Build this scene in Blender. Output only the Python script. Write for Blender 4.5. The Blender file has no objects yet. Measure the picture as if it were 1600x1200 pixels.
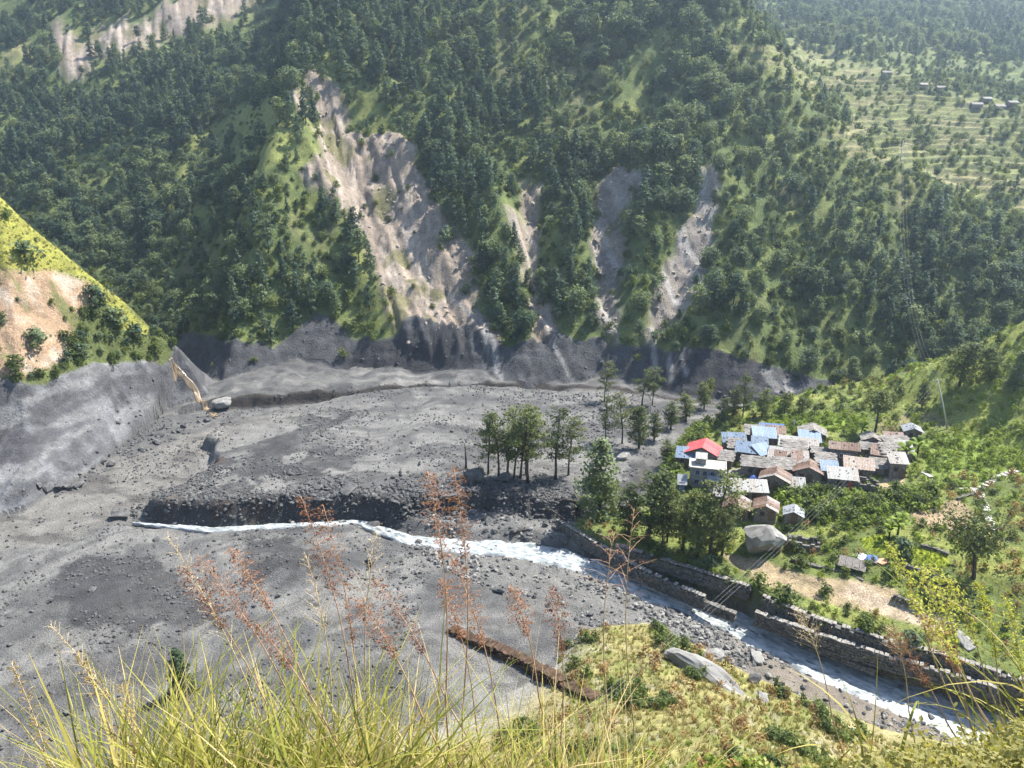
import bpy, bmesh, math, random
import numpy as np
from mathutils import Vector, Euler, Matrix

random.seed(7)
RNG = np.random.default_rng(7)
scene = bpy.context.scene
COL = scene.collection

# ------------------------------------------------------------------ camera, light, exposure
CAM_Z = 75.0
PITCH = math.radians(19.0)
FPX = 1232.0                      # focal length in pixels of the 1600 px wide photograph
cam_data = bpy.data.cameras.new('camera')
cam_data.sensor_width = 36.0
cam_data.lens = FPX / 1600.0 * 36.0
cam_data.clip_start = 0.05
cam_data.clip_end = 6000.0
cam = bpy.data.objects.new('camera', cam_data)
cam.location = (0, 0, CAM_Z)
cam.rotation_euler = (math.radians(90) - PITCH, 0, 0)
COL.objects.link(cam)
scene.camera = cam

SUN_AZ, SUN_EL = math.radians(57), math.radians(56)
world = bpy.data.worlds.new('World')
scene.world = world
world.use_nodes = True
wn = world.node_tree.nodes
sky = wn.new('ShaderNodeTexSky')
sky.sky_type = 'NISHITA'
sky.sun_disc = False
sky.sun_elevation = SUN_EL
sky.sun_rotation = SUN_AZ
sky.altitude = 1500
world.node_tree.links.new(sky.outputs['Color'], wn['Background'].inputs['Color'])
wn['Background'].inputs['Strength'].default_value = 0.11

sun_data = bpy.data.lights.new('sun', 'SUN')
sun_data.energy = 5.0
sun_data.angle = math.radians(0.5)
sun_data.color = (1.0, 0.955, 0.87)
sun = bpy.data.objects.new('sun', sun_data)
SUN_DIR = Vector((math.sin(SUN_AZ) * math.cos(SUN_EL), math.cos(SUN_AZ) * math.cos(SUN_EL), math.sin(SUN_EL)))
sun.rotation_euler = SUN_DIR.to_track_quat('Z', 'Y').to_euler()
sun.location = (100, 100, 400)
COL.objects.link(sun)

scene.view_settings.view_transform = 'Standard'
scene.view_settings.look = 'None'
scene.view_settings.gamma = 1.0
scene.view_settings.use_curve_mapping = False
scene.view_settings.exposure = 1.62
scene.render.engine = 'CYCLES'
scene.cycles.max_bounces = 4
scene.cycles.use_adaptive_sampling = True
scene.cycles.adaptive_threshold = 0.03
scene.cycles.diffuse_bounces = 2
scene.cycles.glossy_bounces = 2
scene.cycles.transmission_bounces = 3
scene.cycles.transparent_max_bounces = 6
scene.cycles.volume_bounces = 0
scene.cycles.use_denoising = True
scene.cycles.caustics_reflective = False
scene.cycles.caustics_refractive = False

# ------------------------------------------------------------------ helpers: properties, meshes
def tag(o, label=None, cat=None, group=None, kind=None):
    if label: o['label'] = label
    if cat: o['category'] = cat
    if group: o['group'] = group
    if kind: o['kind'] = kind
    return o

def empty(name, loc=(0, 0, 0), rz=0.0):
    o = bpy.data.objects.new(name, None)
    o.empty_display_size = 0.5
    o.location = loc
    o.rotation_euler = (0, 0, rz)
    COL.objects.link(o)
    return o

def thing(name, label, cat, loc=(0, 0, 0), rz=0.0, group=None):
    return tag(empty(name, loc, rz), label, cat, group)

def link(name, mesh, parent=None, loc=None, rot=None, scale=None):
    o = bpy.data.objects.new(name, mesh)
    COL.objects.link(o)
    if parent is not None: o.parent = parent
    if loc is not None: o.location = loc
    if rot is not None: o.rotation_euler = rot
    if scale is not None: o.scale = scale
    return o

def copy_tree(o, parent=None):
    c = o.copy()
    COL.objects.link(c)
    c.parent = parent
    for ch in list(o.children):
        copy_tree(ch, c)
    return c

def np_mesh(name, verts, faces, mat=None, smooth=False, col=None):
    """verts (n,3), faces (m,k) with one k; fast build."""
    verts = np.asarray(verts, dtype=np.float32)
    faces = np.asarray(faces, dtype=np.int32)
    m = bpy.data.meshes.new(name)
    k = faces.shape[1]
    m.vertices.add(len(verts)); m.vertices.foreach_set('co', verts.ravel())
    m.loops.add(faces.size); m.loops.foreach_set('vertex_index', faces.ravel())
    m.polygons.add(len(faces))
    m.polygons.foreach_set('loop_start', np.arange(0, faces.size, k, dtype=np.int32))
    m.polygons.foreach_set('loop_total', np.full(len(faces), k, dtype=np.int32))
    m.polygons.foreach_set('use_smooth', np.full(len(faces), smooth, dtype=bool))
    m.update(calc_edges=True)
    if col is not None:
        a = m.attributes.new('tint', 'FLOAT_COLOR', 'POINT')
        c4 = np.ones((len(verts), 4), dtype=np.float32); c4[:, :3] = col
        a.data.foreach_set('color', c4.ravel())
    if mat: m.materials.append(mat)
    return m

class MB:
    """collects boxes, tubes and polygons into one mesh"""
    def __init__(self): self.v, self.f, self.s = [], [], False
    def poly(self, pts, faces):
        n = len(self.v); self.v += [tuple(p) for p in pts]; self.f += [tuple(i + n for i in f) for f in faces]
    def box(self, c, d, rz=0.0, jit=0.0, tilt=None):
        hx, hy, hz = d[0] / 2, d[1] / 2, d[2] / 2
        R = Euler((tilt[0], tilt[1], rz)).to_matrix() if tilt else Matrix.Rotation(rz, 3, 'Z')
        pts = []
        for sx, sy, sz in ((-1,-1,-1),(1,-1,-1),(1,1,-1),(-1,1,-1),(-1,-1,1),(1,-1,1),(1,1,1),(-1,1,1)):
            p = Vector((sx*hx, sy*hy, sz*hz))
            if jit: p += Vector((random.uniform(-jit, jit), random.uniform(-jit, jit), random.uniform(-jit, jit)))
            pts.append(R @ p + Vector(c))
        self.poly(pts, [(0,3,2,1),(4,5,6,7),(0,1,5,4),(1,2,6,5),(2,3,7,6),(3,0,4,7)])
    def tube(self, pts, radii, n=6):
        pts = [Vector(p) for p in pts]
        base = len(self.v); N = len(pts)
        for i, p in enumerate(pts):
            t = (pts[min(i+1, N-1)] - pts[max(i-1, 0)])
            t = t.normalized() if t.length > 1e-9 else Vector((0, 0, 1))
            a = t.cross(Vector((0.31, 0.95, 0.05))); a = a.normalized() if a.length > 1e-6 else Vector((1, 0, 0))
            b = t.cross(a)
            for k in range(n):
                an = 2 * math.pi * k / n
                self.v.append(tuple(p + (a * math.cos(an) + b * math.sin(an)) * radii[i]))
        for i in range(N - 1):
            for k in range(n):
                k2 = (k + 1) % n
                self.f.append((base + i*n + k, base + i*n + k2, base + (i+1)*n + k2, base + (i+1)*n + k))
        self.f.append(tuple(base + k for k in range(n))[::-1])
        self.f.append(tuple(base + (N-1)*n + k for k in range(n)))
    def mesh(self, name, mat=None, smooth=False):
        m = bpy.data.meshes.new(name)
        m.from_pydata(self.v, [], self.f)
        if smooth: m.polygons.foreach_set('use_smooth', [True] * len(m.polygons))
        m.update()
        if mat: m.materials.append(mat)
        return m
    def build(self, name, mat, parent=None, smooth=False, **kw):
        return link(name, self.mesh(name, mat, smooth), parent, **kw)

# ------------------------------------------------------------------ helpers: noise and interpolation
def _hash(ix, iy, seed):
    h = (ix.astype(np.int64) * 374761393 + iy.astype(np.int64) * 668265263 + seed * 1442695041) & 0xFFFFFFFF
    h = ((h ^ (h >> 13)) * 1274126177) & 0xFFFFFFFF
    h = h ^ (h >> 16)
    return (h & 0xFFFF) / 65535.0

def vnoise(x, y, seed=0):
    x = np.asarray(x, dtype=np.float64); y = np.asarray(y, dtype=np.float64)
    xi = np.floor(x); yi = np.floor(y)
    fx = x - xi; fy = y - yi
    fx = fx*fx*fx*(fx*(fx*6-15)+10); fy = fy*fy*fy*(fy*(fy*6-15)+10)
    a = _hash(xi, yi, seed); b = _hash(xi+1, yi, seed); c = _hash(xi, yi+1, seed); d = _hash(xi+1, yi+1, seed)
    return (a*(1-fx)+b*fx)*(1-fy) + (c*(1-fx)+d*fx)*fy          # 0..1

def fbm(x, y, scale, octaves=4, seed=0, gain=0.5):
    out = 0.0; amp = 1.0; tot = 0.0
    ca, sa = math.cos(0.6), math.sin(0.6)
    x = np.asarray(x) / scale; y = np.asarray(y) / scale
    for o in range(octaves):
        out = out + amp * (vnoise(x, y, seed + o*17) * 2 - 1)
        tot += amp; amp *= gain
        x, y = (x*ca - y*sa) * 2.03, (x*sa + y*ca) * 2.03
    return out / tot                                             # about -1..1

def ridged(x, y, scale, octaves=3, seed=0):
    return 1 - 2*np.abs(fbm(x, y, scale, octaves, seed))

def sstep(a, b, x):
    t = np.clip((np.asarray(x, dtype=np.float64) - a) / (b - a), 0, 1)
    return t*t*(3-2*t)

def lerp(a, b, t): return a + (b - a) * t

def polydist(x, y, pts):
    """distance to an open polyline, signed side (+ left of travel), and parameter 0..1 along it"""
    P = np.asarray(pts, dtype=np.float64)[:, :2]
    best = np.full(np.shape(x), 1e18); side = np.zeros(np.shape(x)); par = np.zeros(np.shape(x))
    seg = np.hypot(*(P[1:] - P[:-1]).T); cum = np.concatenate([[0], np.cumsum(seg)]); L = cum[-1]
    for i in range(len(P) - 1):
        ax, ay = P[i]; bx, by = P[i+1]
        dx, dy = bx-ax, by-ay; l2 = dx*dx+dy*dy + 1e-12
        t = np.clip(((x-ax)*dx + (y-ay)*dy) / l2, 0, 1)
        qx = ax + t*dx; qy = ay + t*dy
        d2 = (x-qx)**2 + (y-qy)**2
        m = d2 < best
        best = np.where(m, d2, best)
        side = np.where(m, np.sign(dx*(y-ay) - dy*(x-ax)), side)
        par = np.where(m, (cum[i] + t*seg[i]) / L, par)
    return np.sqrt(best), side, par

def inpoly(x, y, poly):
    P = np.asarray(poly, dtype=np.float64); n = len(P)
    c = np.zeros(np.shape(x), dtype=bool)
    j = n - 1
    for i in range(n):
        xi, yi = P[i][:2]; xj, yj = P[j][:2]
        c ^= ((yi > y) != (yj > y)) & (x < (xj-xi)*(y-yi)/((yj-yi) + 1e-12) + xi)
        j = i
    return c

def polysdf(x, y, poly):
    """signed distance to a closed polygon, positive inside"""
    d, _, _ = polydist(x, y, list(poly) + [poly[0]])
    return np.where(inpoly(x, y, poly), d, -d)

# ------------------------------------------------------------------ helpers: photograph pixel <-> world
SP, CP = math.sin(PITCH), math.cos(PITCH)
def ray(u, v):
    a = (np.asarray(u, float) - 800.0) / FPX; b = (np.asarray(v, float) - 600.0) / FPX
    return a, CP - b*SP, -SP - b*CP
def at_z(u, v, z=0.0):
    dx, dy, dz = ray(u, v); t = (z - CAM_Z) / dz
    return float(dx*t), float(dy*t), float(z)
def at_y(u, v, y):
    dx, dy, dz = ray(u, v); t = y / dy
    return float(dx*t), float(y), float(CAM_Z + dz*t)
def project(x, y, z):
    x = np.asarray(x, float); y = np.asarray(y, float); z = np.asarray(z, float) - CAM_Z
    dep = y*CP - z*SP; up = y*SP + z*CP
    dep = np.where(np.abs(dep) < 1e-6, 1e-6, dep)
    return 800 + FPX*x/dep, 600 - FPX*up/dep, dep

# ------------------------------------------------------------------ the lie of the land
BASE_X = [-420,-260,-160,-120,-95,-81,-65,-47,-18,27,44,68,113,180,300,450,900]
BASE_Y = [ 400, 345, 290, 250,225,210,216,221,216,212,204,199,203,205,190,170,150]
SH_X = [-500,-200,-140,-100,-60, 30, 62, 90,109,125,139,165,260,450,900]
SH_Z = [  92,  92,  97, 150,420,420,235,128, 93, 72, 57, 43, 33, 30, 30]
LSPUR = [(-80,199,0.5),(-90,204,12),(-105,198,33),(-121,190,57),(-160,180,86),(-250,160,140),(-420,120,200)]
RSPUR = [(70,182,5),(88,176,13),(103,172,24),(118,169,34),(150,160,56),(220,140,95),(320,110,150),(600,60,260)]
NEAR_X = [-400,-200,-54,-10,0,12,22,34,46,80,120,200,400]
NEAR_Y = [  60,  68, 72, 82,88,101,103,92,82,72,74,80,80]

RIVER_PX = [(208,816),(330,827),(450,820),(560,815),(640,843),(740,853),(830,860),(920,882),(1000,915),(1080,945),(1150,972),(1250,1020),(1350,1060),(1450,1098),(1580,1150)]
RIVER_W = [0.5,2.0,1.9,2.2,3.8,5.2,5.8,6.2,6.0,6.0,7.0,8.0,9.0,10.0,10.5]
RIVER_Z = [0.0,-0.1,-0.2,-0.3,-0.6,-0.8,-1.0,-1.3,-1.6,-1.9,-2.2,-2.5,-2.9,-3.3,-3.7]
RIVER = [at_z(u, v, z) for (u, v), z in zip(RIVER_PX, RIVER_Z)]
WALL_EDGE = [at_z(u, v, z) for u, v, z in ((868,800,1.8),(900,822,2.6),(960,852,2.9),(1030,872,3.1),(1172,916,3.2),(1195,930,3.2),(1280,966,3.2),(1400,1003,3.2),(1490,1026,3.2),(1600,1062,3.2),(1800,1130,3.2))]
NORTH_EDGE = [at_z(u, v, z) for u, v, z in ((868,800,2.2),(955,790,2.2),(1010,735,2.2),(1040,690,2.2),(1120,662,2.2),(1230,648,2.2),(1330,640,2.2),(1440,612,2.2),(1700,600,2.2))]
LOBE = [at_z(u, v, 1.0)[:2] for u, v in ((222,800),(290,772),(335,738),(318,700),(372,660),(470,645),(600,622),(760,613),(900,618),(1010,634),(1100,640),(1060,700),(1000,770),(930,800),(860,802),(760,788),(690,796),(600,806),(450,809),(330,816),(240,810))]
BENCH = [at_z(u, v, 0.8)[:2] for u, v in ((345,640),(375,636),(430,638),(500,630),(600,619),(680,612),(760,608),(860,607),(960,614),(1060,627),(1150,640),(1300,648))]
MOUND = at_z(430, 892, 1.0)
BROWN_WALL = [at_z(u, v, 0.4) for u, v in ((705,985),(760,1012),(830,1045),(900,1080),(960,1112))]

def far_profile(x, y):
    s = (y - np.interp(x, BASE_X, BASE_Y))
    c = np.interp(x, [-200,-120,-95,-75], [0.72,0.74,0.86,1.0])
    s = s * c
    zm = np.interp(s, [-40, 0, 13, 60, 200, 420, 900], [-14, 0, 12.0, 49, 158, 310, 600])
    zs = np.interp(x, SH_X, SH_Z)
    k = np.interp(x, [-80, 60], [-0.12, 0.37])
    w = np.interp(x, [-60, 60], [5.0, 9.0])
    d = (zm - zs) / w
    z = zm - (1-k) * w * np.where(d > 30, d, np.log1p(np.exp(np.minimum(d, 30))))
    farz = np.where(x < -30, 84 + 0.70*(y - 432) + 0.10*(x+150), 60 + 0.62*(y - 900) - 0.05*(x-150))
    # smooth maximum
    m = 6.0
    hi = np.maximum(z, farz)
    return hi + m*np.log(np.exp((z-hi)/m) + np.exp((farz-hi)/m)), s, farz > z

def H0(x, y):
    """ground without gullies; also a code for which piece of the land it is"""
    x = np.asarray(x, dtype=np.float64); y = np.asarray(y, dtype=np.float64)
    n1 = fbm(x, y, 70, 4, 3); n2 = fbm(x, y, 16, 4, 11)
    wx = x + 5*fbm(x, y, 30, 3, 21); wy = y + 5*fbm(x, y, 30, 3, 22)
    far, s, isfar = far_profile(wx, wy)
    amp = sstep(10, 55, far)
    far = far + amp*(7*n1 + 2.4*n2) + sstep(1, 8, far)*(0.5*n2)
    # left spur
    P = np.asarray(LSPUR)
    d, side, par = polydist(x, y, P)
    seg = np.hypot(*(P[1:, :2]-P[:-1, :2]).T); cum = np.concatenate([[0], np.cumsum(seg)])/seg.sum()
    zc = np.interp(par, cum, P[:, 2])
    q = d / (zc*0.95 + 6)
    ls = np.where(side > 0, zc*np.interp(q, [0,.05,.28,.62,1.0,1.6], [1,.93,.60,.21,0,-.35]), zc - 0.95*d)
    ls = ls - 0.5*np.maximum(0, d - (zc*0.95 + 5))
    ls = ls + sstep(2, 15, ls)*(2.2*n2 + 2.4*fbm(x, y, 22, 4, 33))
    # right spur
    P = np.asarray(RSPUR)
    d, side, par = polydist(x, y, P)
    seg = np.hypot(*(P[1:, :2]-P[:-1, :2]).T); cum = np.concatenate([[0], np.cumsum(seg)])/seg.sum()
    zc = np.interp(par, cum, P[:, 2])
    rs = np.where(side < 0, zc - 0.42*d, zc - 0.8*d) + 1.2*n2
    # camera's own hillside
    shift = 0.50*sstep(0.4, 3, x)*(1 - sstep(6, 25, y))
    q = (y - shift) / np.interp(x + 3*n2, NEAR_X, NEAR_Y)
    near = np.interp(q, [-1, 0, .010, .017, .026, .045, .10, .20, .36, .58, .80, 1.0, 1.05, 1.25], [130, 73.45, 73.25, 72.95, 72.0, 69.2, 62.5, 51, 33, 16.0, 5.0, 0.2, -4.5, -12])
    near = near + sstep(4, 20, y)*(0.9*n2 + 1.2*n1*sstep(15, 40, y))
    # valley floor
    fl = np.interp(x, [-90,-20,20,60,120,260], [0.9,0.7,-0.4,-2.2,-3.6,-5])
    fl = fl + 0.28*n2 + 0.09*fbm(x, y, 3.0, 3, 41)
    lx = x + 1.8*fbm(x, y, 9, 3, 51); ly = y + 1.8*fbm(x, y, 9, 3, 52)
    lob = polysdf(lx, ly, LOBE) + 1.0*fbm(x, y, 3.2, 3, 55) + 0.9*ridged(x, y*0.5, 4.5, 2, 56)*(y < 150)
    fl = fl + 3.2*sstep(-0.4, 1.9, lob)*(1 - sstep(18, 40, lob)*0.15)
    bd, bs, _ = polydist(lx, ly, BENCH)
    ben = (bd*bs)
    inb = sstep(-0.7, 0.8, ben) * sstep(-92, -80, x) * (1 - sstep(75, 95, x))
    fl = fl + inb*(1.9 + 2.4*fbm(x, y, 9, 3, 63) + 2.4*np.exp(-((x+66)/13)**2))
    md = np.hypot((x-MOUND[0])/1.5, y-MOUND[1])
    fl = fl + 2.2*np.exp(-(md/5.0)**2)
    fl = fl + 1.0*np.exp(-(((x+66)/13)**2 + ((y-106)/9)**2)) + 0.7*sstep(0.1, 0.6, fbm(x, y, 24, 3, 61))*sstep(150, 120, y)
    # river bed
    rd, rside, rpar = polydist(x, y, RIVER)
    RP = np.asarray(RIVER); sg = np.hypot(*(RP[1:, :2]-RP[:-1, :2]).T); rc = np.concatenate([[0], np.cumsum(sg)])/sg.sum()
    rw = np.interp(rpar, rc, RIVER_W); rz = np.interp(rpar, rc, RIVER_Z)
    rw = rw*0.5 + 0.8*fbm(x, y, 5, 2, 71)
    inr = 1 - sstep(-0.2, 2.6, rd - rw)
    fl = lerp(fl, np.minimum(fl, rz - 0.7), inr)
    # village terrace behind its river walls
    dw, sw, _ = polydist(x, y, WALL_EDGE)
    dn, sn, _ = polydist(x, y, NORTH_EDGE)
    a = dw*sw; b = -dn*sn
    mter = sstep(0.05, 0.55, a) * sstep(-1, 9, b + 1.5*n2)
    fl = lerp(fl, np.maximum(fl, 1.5 - 0.012*np.maximum(0, x-20)), sstep(-3.3, -2.8, a)*sstep(0.1, 2.5, rd - rw)*sstep(12, 18, x))
    tz = 3.05 + (0.070*np.maximum(0, x-10) + 0.02*np.maximum(0, y-110))*sstep(1, 24, a) + 0.2*n2 + 0.35*np.floor(np.maximum(0, a)/9.0 + 0.3*n2)
    fl2 = lerp(fl, tz, mter)
    z = fl2
    code = np.where(mter > 0.5, 2, 1)                  # 1 mud flat, 2 terrace
    zz = np.stack([z, far, ls, rs, near])
    k = np.argmax(zz, axis=0)
    m = 1.2
    hi = zz.max(axis=0)
    out = hi + 0*m
    # soften the foot of the slopes where they meet the floor
    second = np.sort(zz, axis=0)[-2]
    out = hi + 0.25*m*np.exp(-(hi-second)/m)
    code = np.where(k == 0, code, np.choose(k, [0, 3, 5, 6, 7]))
    code = np.where((code == 3) & isfar & (y > 380), 4, code)   # 3 slope 4 far mountain 5 left spur 6 right spur 7 near hillside
    return out, code, dict(s=s, lob=lob, ben=ben, inb=inb, rd=rd-rw, wall=a, north=b, n1=n1, n2=n2, near=near, mter=mter)

def cast(pts, f, tmax=900):
    """where photograph pixels meet the ground: list of (u,v) -> array of xyz"""
    U = np.array([p[0] for p in pts], float)[:, None]; V = np.array([p[1] for p in pts], float)[:, None]
    dx, dy, dz = ray(U, V)
    t = np.linspace(70, tmax, 1100)[None, :]
    X, Y, Z = dx*t, dy*t, CAM_Z + dz*t
    g = f(X.ravel(), Y.ravel()); g = (g[0] if isinstance(g, tuple) else g).reshape(X.shape)
    hit = Z < g
    i = np.where(hit.any(axis=1), hit.argmax(axis=1), t.shape[1]-1)
    r = np.arange(len(U))
    return np.stack([X[r, i], Y[r, i], g[r, i]], axis=1)

# gullies and ribs of the far slope: (photo line, half width m, depth m)
GULLIES = [
    ([(500,130),(560,250),(600,340),(650,430),(720,500),(765,530)], 13, 5.0),
    ([(470,140),(510,190),(545,260)], 6, 3.0),
    ([(835,300),(830,380),(835,450),(862,520)], 5.0, 6.0),
    ([(960,280),(948,360),(955,430),(948,520)], 6.0, 5.0),
    ([(1105,265),(1100,340),(1065,420),(1025,520)], 6.5, 5.0),
    ([(990,285),(1040,285),(1085,300)], 5, 3.0),
    ([(760,520),(772,560),(785,590)], 2.0, 1.2),
    ([(1250,300),(1240,400),(1260,520)], 9, 3.5),
    ([(1420,330),(1410,440),(1420,560)], 9, 3.5),
    ([(150,330),(230,430),(265,540)], 10, 4.0),
    ([(340,150),(300,330),(330,470)], 9, 2.5),
    ([(700,60),(770,190),(820,290)], 9, 3.0),
    ([(620,100),(660,200),(670,280)], 8, 2.5),
    ([(1010,90),(1000,180),(960,260)], 8, 3.0),
]
RIBS = [
    ([(455,150),(500,280),(545,380),(590,480),(612,520)], 5, 4.5),
    ([(760,300),(785,400),(810,510)], 7, 5.0),
    ([(890,330),(900,420),(905,520)], 7, 4.0),
    ([(1020,330),(1000,420),(985,510)], 6, 4.0),
    ([(1140,350),(1150,450),(1160,540)], 9, 4.0),
    ([(300,200),(285,280),(310,330)], 5, 3.0),
    ([(500,440),(515,520),(535,580)], 5, 4.0),
    ([(400,100),(420,300),(430,480)], 10, 4.0),
    ([(1340,330),(1335,430),(1345,540)], 9, 4.0),
]
_f0 = lambda x, y: H0(x, y)
_all = [p for L in GULLIES + RIBS for p in L[0]]
_w = cast(_all, _f0); _i = 0
CARVE = []
for sign, group in ((-1, GULLIES), (1, RIBS)):
    for pl, w, d in group:
        CARVE.append((_w[_i:_i+len(pl)], w, sign*d)); _i += len(pl)

def H(x, y, full=False):
    z, code, aux = H0(x, y)
    x = np.asarray(x, dtype=np.float64); y = np.asarray(y, dtype=np.float64)
    far = (code == 3) | (code == 4)
    c = 0.0
    for pl, w, d in CARVE:
        lo = pl[:, :2].min(0) - 4*w; hi = pl[:, :2].max(0) + 4*w
        m = far & (x > lo[0]) & (x < hi[0]) & (y > lo[1]) & (y < hi[1])
        if not np.any(m): continue
        dd, _, par = polydist(x[m], y[m], pl)
        e = np.zeros(np.shape(x)); e[m] = d*np.exp(-(dd/w)**2)*sstep(-0.02, 0.1, par)
        c = c + e
    z = z + c*sstep(9, 24, z)
    if full: return z, code, aux
    return z

def ground(x, y):
    return float(H(np.array([x]), np.array([y]))[0])

def hit(u, v):
    p = cast([(u, v)], lambda a, b: H(a, b))[0]
    return Vector(p)
# ------------------------------------------------------------------ materials
def new_mat(name):
    m = bpy.data.materials.new(name); m.use_nodes = True
    nt = m.node_tree; b = nt.nodes['Principled BSDF']
    b.inputs['Specular IOR Level'].default_value = 0.2
    return m, nt, b

def noise_node(nt, scale, detail=4, rough=0.6, vec=None):
    n = nt.nodes.new('ShaderNodeTexNoise'); n.inputs['Scale'].default_value = scale
    n.inputs['Detail'].default_value = detail; n.inputs['Roughness'].default_value = rough
    if vec is not None: nt.links.new(vec, n.inputs['Vector'])
    return n

def ramp(nt, fac, stops):
    r = nt.nodes.new('ShaderNodeValToRGB')
    e = r.color_ramp.elements
    while len(e) < len(stops): e.new(0.5)
    for el, (p, c) in zip(e, stops): el.position = p; el.color = (*c, 1) if len(c) == 3 else c
    nt.links.new(fac, r.inputs['Fac'])
    return r

def mixcol(nt, mode, fac, a, b):
    m = nt.nodes.new('ShaderNodeMix'); m.data_type = 'RGBA'; m.blend_type = mode
    if isinstance(fac, (int, float)): m.inputs['Factor'].default_value = fac
    else: nt.links.new(fac, m.inputs['Factor'])
    for s, val in (('A', a), ('B', b)):
        i = [k for k in m.inputs if k.name == s and k.type == 'RGBA'][0]
        if isinstance(val, tuple): i.default_value = (*val, 1)
        else: nt.links.new(val, i)
    return [k for k in m.outputs if k.type == 'RGBA'][0]

def ground_mat(name, s1, s2, lo, hi, bump, rough=0.95, speck=None, bdist=0.6):
    """vertex tint (kind of ground) times procedural grain, with relief"""
    m, nt, b = new_mat(name)
    att = nt.nodes.new('ShaderNodeAttribute'); att.attribute_name = 'tint'
    tc = nt.nodes.new('ShaderNodeNewGeometry')
    n1 = noise_node(nt, s1, 6, 0.65, tc.outputs['Position'])
    n2 = noise_node(nt, s2, 5, 0.7, tc.outputs['Position'])
    r1 = ramp(nt, n1.outputs['Fac'], [(0.3, (lo,)*3), (0.7, (hi,)*3)])
    r2 = ramp(nt, n2.outputs['Fac'], [(0.3, (lo,)*3), (0.72, (hi,)*3)])
    c = mixcol(nt, 'MULTIPLY', 1.0, att.outputs['Color'], r1.outputs['Color'])
    c = mixcol(nt, 'MULTIPLY', 1.0, c, r2.outputs['Color'])
    add = nt.nodes.new('ShaderNodeMath'); add.operation = 'ADD'
    nt.links.new(n1.outputs['Fac'], add.inputs[0]); nt.links.new(n2.outputs['Fac'], add.inputs[1])
    h = add.outputs[0]
    if speck:
        vo = nt.nodes.new('ShaderNodeTexVoronoi'); vo.inputs['Scale'].default_value = speck
        nt.links.new(tc.outputs['Position'], vo.inputs['Vector'])
        rs = ramp(nt, vo.outputs['Distance'], [(0.10, (1, 1, 1)), (0.42, (0, 0, 0))])
        ad = nt.nodes.new('ShaderNodeMath'); ad.operation = 'MULTIPLY_ADD'; ad.inputs[1].default_value = 0.35
        nt.links.new(rs.outputs['Color'], ad.inputs[0]); nt.links.new(h, ad.inputs[2]); h = ad.outputs[0]
    bp = nt.nodes.new('ShaderNodeBump'); bp.inputs['Strength'].default_value = bump; bp.inputs['Distance'].default_value = bdist
    nt.links.new(h, bp.inputs['Height']); nt.links.new(bp.outputs['Normal'], b.inputs['Normal'])
    nt.links.new(c, b.inputs['Base Color'])
    b.inputs['Roughness'].default_value = rough
    return m

def simple_mat(name, c1, c2, scale=2.0, rough=0.85, bump=0.3, bdist=0.05, detail=5, metal=0.0, coords='Object', spread=(0.35, 0.68)):
    m, nt, b = new_mat(name)
    tc = nt.nodes.new('ShaderNodeTexCoord')
    n = noise_node(nt, scale, detail, 0.65, tc.outputs[coords])
    r = ramp(nt, n.outputs['Fac'], [(spread[0], c1), (spread[1], c2)])
    nt.links.new(r.outputs['Color'], b.inputs['Base Color'])
    b.inputs['Roughness'].default_value = rough; b.inputs['Metallic'].default_value = metal
    if bump:
        bp = nt.nodes.new('ShaderNodeBump'); bp.inputs['Strength'].default_value = bump; bp.inputs['Distance'].default_value = bdist
        nt.links.new(n.outputs['Fac'], bp.inputs['Height']); nt.links.new(bp.outputs['Normal'], b.inputs['Normal'])
    return m

def leaf_mat(name, dark, light, trans=0.35, warm=None, posvar=0.0):
    """leaves: colour varies per plant and across the crown, light passes through"""
    m, nt, b = new_mat(name)
    oi = nt.nodes.new('ShaderNodeObjectInfo')
    geo = nt.nodes.new('ShaderNodeNewGeometry')
    n = noise_node(nt, 0.9, 3, 0.6, geo.outputs['Position'])
    av = nt.nodes.new('ShaderNodeMath'); av.operation = 'ADD'
    nt.links.new(oi.outputs['Random'], av.inputs[0]); nt.links.new(n.outputs['Fac'], av.inputs[1])
    hf = nt.nodes.new('ShaderNodeMath'); hf.operation = 'MULTIPLY'; hf.inputs[1].default_value = 0.5
    nt.links.new(av.outputs[0], hf.inputs[0])
    stops = [(0.25, dark), (0.72, light)]
    if warm: stops.append((0.92, warm))
    r = ramp(nt, hf.outputs[0], stops)
    b.inputs['Roughness'].default_value = 0.65
    b.inputs['Specular IOR Level'].default_value = 0.25
    nt.links.new(r.outputs['Color'], b.inputs['Base Color'])
    tr = nt.nodes.new('ShaderNodeBsdfTranslucent')
    g = nt.nodes.new('ShaderNodeGamma'); g.inputs['Gamma'].default_value = 0.85
    nt.links.new(r.outputs['Color'], g.inputs['Color'])
    wm = mixcol(nt, 'MULTIPLY', 1.0, g.outputs['Color'], (1.15, 1.1, 0.55))
    nt.links.new(wm, tr.inputs['Color'])
    mx = nt.nodes.new('ShaderNodeMixShader'); mx.inputs['Fac'].default_value = trans
    nt.links.new(b.outputs[0], mx.inputs[1]); nt.links.new(tr.outputs[0], mx.inputs[2])
    nt.links.new(mx.outputs[0], nt.nodes['Material Output'].inputs['Surface'])
    return m

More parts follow.
